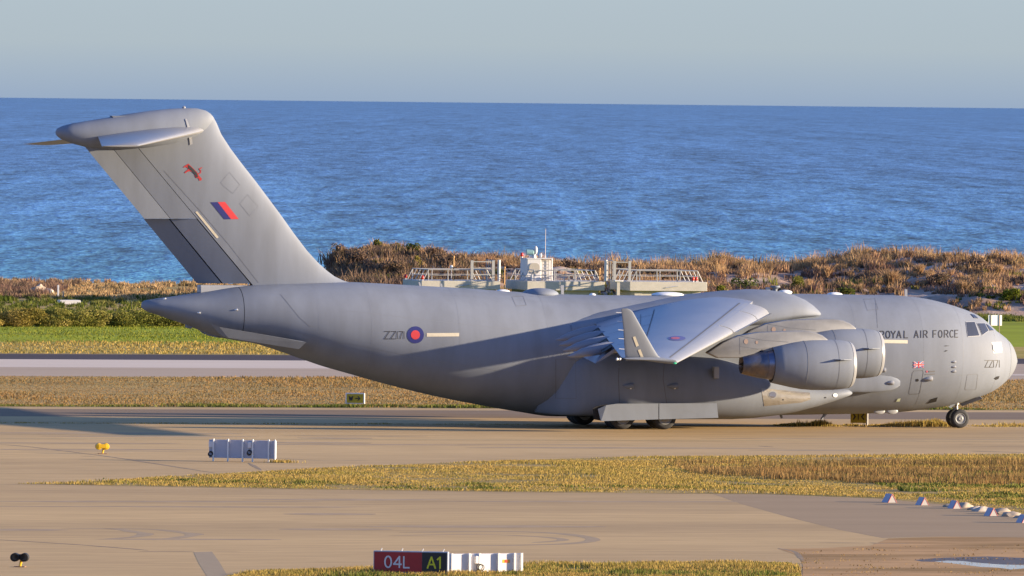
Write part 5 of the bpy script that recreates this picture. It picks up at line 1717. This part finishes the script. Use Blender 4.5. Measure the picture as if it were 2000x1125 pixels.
RUBW = mat('white_rubble', (.42, .36, .30), rough=.85, var=.12, vscale=3)
p = on_z(76, 575); rock(p, .75, .6, .85, 1, RUB, 'beige boulder on the shore at the far left')
p = on_z(96, 577); rock(p, .5, .5, .6, 2, RUBW, 'white boulder on the shore left of the white post')
pw = thing('white_post', 'thin white post on the shore above the hedge', 'post', on_z(113.5, 583))
MB().box(-.07, .07, -.07, .07, 0, 1.15).build('post_shaft', CABW, pw)
pw2 = thing('white_post', 'short pale stump right of the thin white post', 'post', on_z(123.5, 584))
MB().box(-.06, .06, -.06, .06, 0, .7).build('post_shaft', RUB, pw2)
cb = thing('concrete_block', 'low pale concrete block above the hedge on the left', 'concrete block', on_z(117, 594.5))
MB().box(0, 1.75, 0, 1.2, 0, .36).build('block', CABW, cb, bevel=.04)

# ================================================================== signs
def facing(deg):
    """heading of a sign whose face looks back at the viewer, turned deg towards the right"""
    return -YAW + R(deg)
def pole_sign_text(parent, txts, material, d=-.012):
    """letters as thin raised plates on the sign face; items (char,x0,x1,z0,z1,w)"""
    for name, items in txts:
        mb = MB()
        for ch, x0, x1, z0, z1, w in items:
            for st in FONT[ch]:
                pts = [(x0 + a * (x1 - x0), z0 + b * (z1 - z0)) for a, b in st]
                for k, q in enumerate(stroke_poly(pts, w)):
                    mb.prism(q, d - .0006 * (k % 5), -.001, 'y')
        mb.build(name, material, parent)
# 04L A1 mandatory sign
s = thing('holding_position_sign', 'red and black runway sign reading 04L A1 in the foreground grass', 'airfield sign', on_z(729, 1121.5), facing(-11))
MB().box(0, 2.76, .0, .22, .06, .86).build('sign_box', FRAME, s, bevel=.015)
MB().box(.035, 1.80, -.012, .01, .10, .82).build('red_panel', SRED, s)
MB().box(1.805, 2.72, -.012, .01, .10, .82).build('black_panel', SBLK, s)
pole_sign_text(s, [('runway_number', [('0', .42, .68, .26, .66, .055), ('4', .76, 1.04, .26, .66, .055), ('L', 1.13, 1.34, .26, .66, .055)])], SLET, -.024)
pole_sign_text(s, [('taxiway_name', [('A', 2.01, 2.30, .26, .66, .06), ('1', 2.32, 2.60, .26, .66, .06)])], SLEY, -.024)
for x in (.25, 1.02, 1.78, 2.55):
    MB().tube((x, .1, .86), (x + .05, .1, .95), .018, 6).build('lifting_eye', POSTW, s)
for x in (.3, 1.0, 2.12, 2.5):
    MB().box(x, x + .06, .08, .14, -.05, .06).build('sign_leg', POSTW, s)
# white back of the neighbouring sign
s = thing('sign_back', 'white back of an airfield sign with ribs and a cable box beside the 04L sign', 'airfield sign', on_z(878, 1120.5), facing(24))
MB().box(0, 2.86, 0, .16, .05, .72).build('back_panel', SIGNW, s, bevel=.012)
for x in (.02, .72, 1.12, 1.88, 2.52, 2.80):
    MB().box(x, x + .07, -.13, 0, -.05, .74).build('rib', POSTW, s)
bx = MB().box(.98, 1.25, -.12, -.001, .36, .64).build('cable_box', SIGNW, s, bevel=.02)
MB().torus((1.14, -.12, .24), .11, .018, 'y').torus((1.20, -.14, .22), .11, .018, 'y').build('cable_coil', CABLE, bx)
MB().box(2.10, 2.40, -.008, 0, .38, .50).build('orange_label', mat('label_orange', (.72, .36, .02), rough=.5), s)
MB().box(2.19, 2.29, -.014, -.008, .39, .49).build('red_square', mat('label_red', (.55, .04, .02), rough=.5), s)
# back of the sign left of the grass strip
s = thing('sign_back', 'shaded back of a long airfield sign standing on legs with two black cable coils', 'airfield sign', on_z(408, 900.5), facing(-14))
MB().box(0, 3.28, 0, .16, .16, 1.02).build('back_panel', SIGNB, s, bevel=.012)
for x in (.20, .92, 1.64, 2.13, 2.92, 3.22):
    MB().box(x, x + .06, -.11, 0, (-.05 if x < 3.1 else .12), 1.07).build('rib', POSTW, s)
for x, zc in ((.09, .33), (2.0, .42)):
    b = MB().box(x - .08, x + .10, -.09, -.001, .66, .94).build('cable_box', SIGNW, s, bevel=.015)
    MB().torus((x, -.10, zc), .10, .022, 'y').torus((x + .03, -.12, zc + .04), .10, .022, 'y').build('cable_coil', CABLE, b)
# W arrow sign
s = thing('direction_sign', 'small yellow sign reading W with an arrow pointing right', 'airfield sign', on_z(674.5, 790), facing(-9))
MB().box(0, 1.10, 0, .16, .04, .66).build('sign_box', POSTW, s, bevel=.012)
MB().box(.08, 1.02, -.01, .01, .10, .60).build('yellow_panel', SYEL, s)
mb = MB()
for st in FONT['W']:
    for k, q in enumerate(stroke_poly([(.22 + a * .20, .24 + b * .22) for a, b in st], .06)):
        mb.prism(q, -.022 - .001 * k, -.009, 'y')
for k, q in enumerate(stroke_poly([(.58, .35), (.84, .35)], .05) + stroke_poly([(.72, .46), (.84, .35), (.72, .24)], .05)):
    mb.prism(q, -.022 - .001 * k, -.009, 'y')
mb.build('lettering', SBLK, s)
for x in (.15, .9):
    MB().box(x, x + .06, .05, .11, -.05, .04).build('sign_leg', POSTW, s)
# yellow sign under the forward fuselage
s = thing('direction_sign', 'yellow sign with dark marks standing in straw below the forward belly', 'airfield sign', on_z(1661, 831), facing(-8))
MB().box(0, .84, 0, .16, .14, .78).build('yellow_panel', SYEL, s, bevel=.012)
mb = MB()
for k, q in enumerate(stroke_poly([(.16, .62), (.26, .48), (.16, .34)], .07) + stroke_poly([(.42, .64), (.42, .32)], .05) + stroke_poly([(.72, .62), (.60, .48), (.72, .34)], .07)):
    mb.prism(q, -.012 - .001 * k, 0, 'y')
mb.build('lettering', SBLK, s)
MB().box(.84, .93, -.02, .18, -.05, .82).build('sign_post', POSTW, s)
for x in (.08, .7):
    MB().box(x, x + .05, .05, .10, -.05, .14).build('sign_leg', POSTW, s)
# white board behind the nose
s = thing('notice_board', 'plain white board on two posts on the grass behind the nose', 'sign', on_z(1930, 652), facing(18))
MB().box(0, 1.10, 0, .06, .62, 1.42).build('board', WHITE, s, bevel=.01)
for x in (.18, .86):
    MB().box(x, x + .05, -.05, 0, -.05, 1.42).build('sign_post', mat('brown_post', (.30, .21, .15), rough=.7), s)

# ---- runway guard lights
def guard_light(loc, rz, label, body, face_front):
    t = thing('guard_light', label, 'guard light', loc, rz, 'twin runway guard lights')
    MB().box(-.2, .2, -.2, .2, 0, .03).build('base_plate', mat('rusty_plate', (.25, .14, .08), rough=.8), t)
    MB().tube((0, 0, 0), (.02, 0, .12), .045, 8).tube((.02, 0, .12), (.05, 0, .26), .05, 8).build('stem', YEL, t, smooth=True)
    hd = MB().box(-.22, .22, -.11, .12, .27, .47).build('housing', body, t, bevel=.03)
    for sx in (-.175, .175):
        MB().lathe([(-.10, .11), (-.08, .158), (.06, .163), (.12, .158), (.13, .10)], (sx, 0, .36), 'y', 22).build('lamp_body', body, hd, smooth=True)
        y = -.105 if face_front else .135
        MB().lathe([(y - .005, .11), (y + .005, .11)], (sx, 0, .36), 'y', 20).build('lamp_lens', mat('dark_lens', (.04, .038, .04), rough=.25), hd)
        if face_front:
            v = []
            MB().lathe([(-.105, .152), (-.24, .158)], (sx, 0, .36), 'y', 22, cap=(False, False)).build('hood', BLACK, hd, smooth=True)
        else:
            MB().lathe([(.12, .152), (.26, .158)], (sx, 0, .36), 'y', 22, cap=(False, False)).build('hood', BLACK, hd, smooth=True)
    return t
guard_light(on_z(200, 886.5), facing(8), 'yellow twin guard light seen from behind on the pavement at the left', YEL, False)
guard_light(on_z(39, 1107.5), facing(-6), 'black-faced twin guard light on a yellow stem at the lower left', BLACK, True)

# ---- triangular edge markers
MKW = mat('marker_white', (.33, .31, .30), rough=.55, var=.05, vscale=5)
MKR = mat('marker_red_edge', (.50, .13, .12), rough=.5)
MKB = mat('marker_shaded_side', (.34, .32, .38), rough=.5)  # bluish shade of the white left slope, put into the colour
MLAB = ['white triangular marker at the left end of the row, beside the grass', 'second triangular marker from the left end of the row', 'middle triangular marker of the row, left of the pale rubble', 'triangular marker between two heaps of pale rubble', 'triangular marker cut off by the right edge of the picture']
m0 = None
for (px, py), lab in zip([(1743, 981.8), (1806.5, 987), (1869.5, 993.5), (1941, 1008), (2004, 1021.5)], MLAB):
    loc = on_z(px, py)
    if m0 is None:
        m0 = thing('edge_marker', lab, 'marker', loc, facing(24), 'triangular markers along the apron edge')
        MB().prism([(-.19, 0), (.19, 0), (0, .36)], 0, .62, 'y').build('body', MKW, m0)
        v = [(-.235, .04, 0), (-.235, .60, 0), (-.015, .60, .385), (-.015, .04, .385), (-.20, .04, 0), (-.20, .60, 0), (.01, .60, .362), (.01, .04, .362)]
        mesh_obj('shaded_side', v, [(0, 3, 2, 1), (4, 5, 6, 7), (0, 1, 5, 4), (1, 2, 6, 5), (2, 3, 7, 6), (3, 0, 4, 7)], MKB, m0)
        mb = MB()
        for q in stroke_poly([(-.205, 0), (0, .375)], .022) + stroke_poly([(0, .375), (.205, 0)], .022):
            mb.prism(q, -.012, .02, 'y')
        mb.build('red_trim', MKR, m0)
    else:
        c = copy_tree(m0, None, loc)
        c['label'] = lab
        c.scale = (.9, .9, .9)
for k, (px, py, s_, lab) in enumerate([(1853, 990, .16, 'small pale rubble lump left of the middle triangular marker'), (1882, 991, .28, 'pale rubble lump right behind the middle triangular marker'), (1905, 996, .22, 'white rubble lump left of the fourth marker'),
                                       (1919, 999, .30, 'largest white rubble lump just left of the fourth marker'), (1956, 1004, .33, 'long beige rubble lump right behind the fourth marker'), (1974, 1009, .30, 'beige rubble lump between the two right-hand markers'), (1990, 1012, .16, 'small rubble lump touching the last marker')]):
    rock(on_z(px, py), s_ * 1.5, s_, s_ * .75, 20 + k, RUBW if k in (2, 3) else RUB, lab, 'rubble', 'pale rubble beside the triangular markers', 'rubble')
# straw tuft by the sign legs
q = np.column_stack([on_z(553, 903.5)[0] + rng.normal(0, .35, 160), on_z(553, 903.5)[1] + rng.normal(0, .3, 160), np.zeros(160)])
grass('sign_foot_grass', q, rng.uniform(.08, .2, 160), np.full(160, .04), STRAW)
q = np.column_stack([on_z(790, 1121)[0] + rng.uniform(-.8, 1.4, 700), on_z(790, 1121)[1] + rng.normal(-.25, .12, 700), np.zeros(700)])
grass('sign_front_grass', q, rng.uniform(.1, .34, 700), np.full(700, .03), STRAW)
# fairing under the rudder
P = [on_y(a, b, 0) for a, b in [(387, 556.5), (490, 557.5), (505, 561), (462, 566), (387, 573)]]
MB().prism([(p[0], p[2]) for p in P], -.34, .34, 'y').build('rudder_foot_fairing', PAINT_L, ac, bevel=.08)
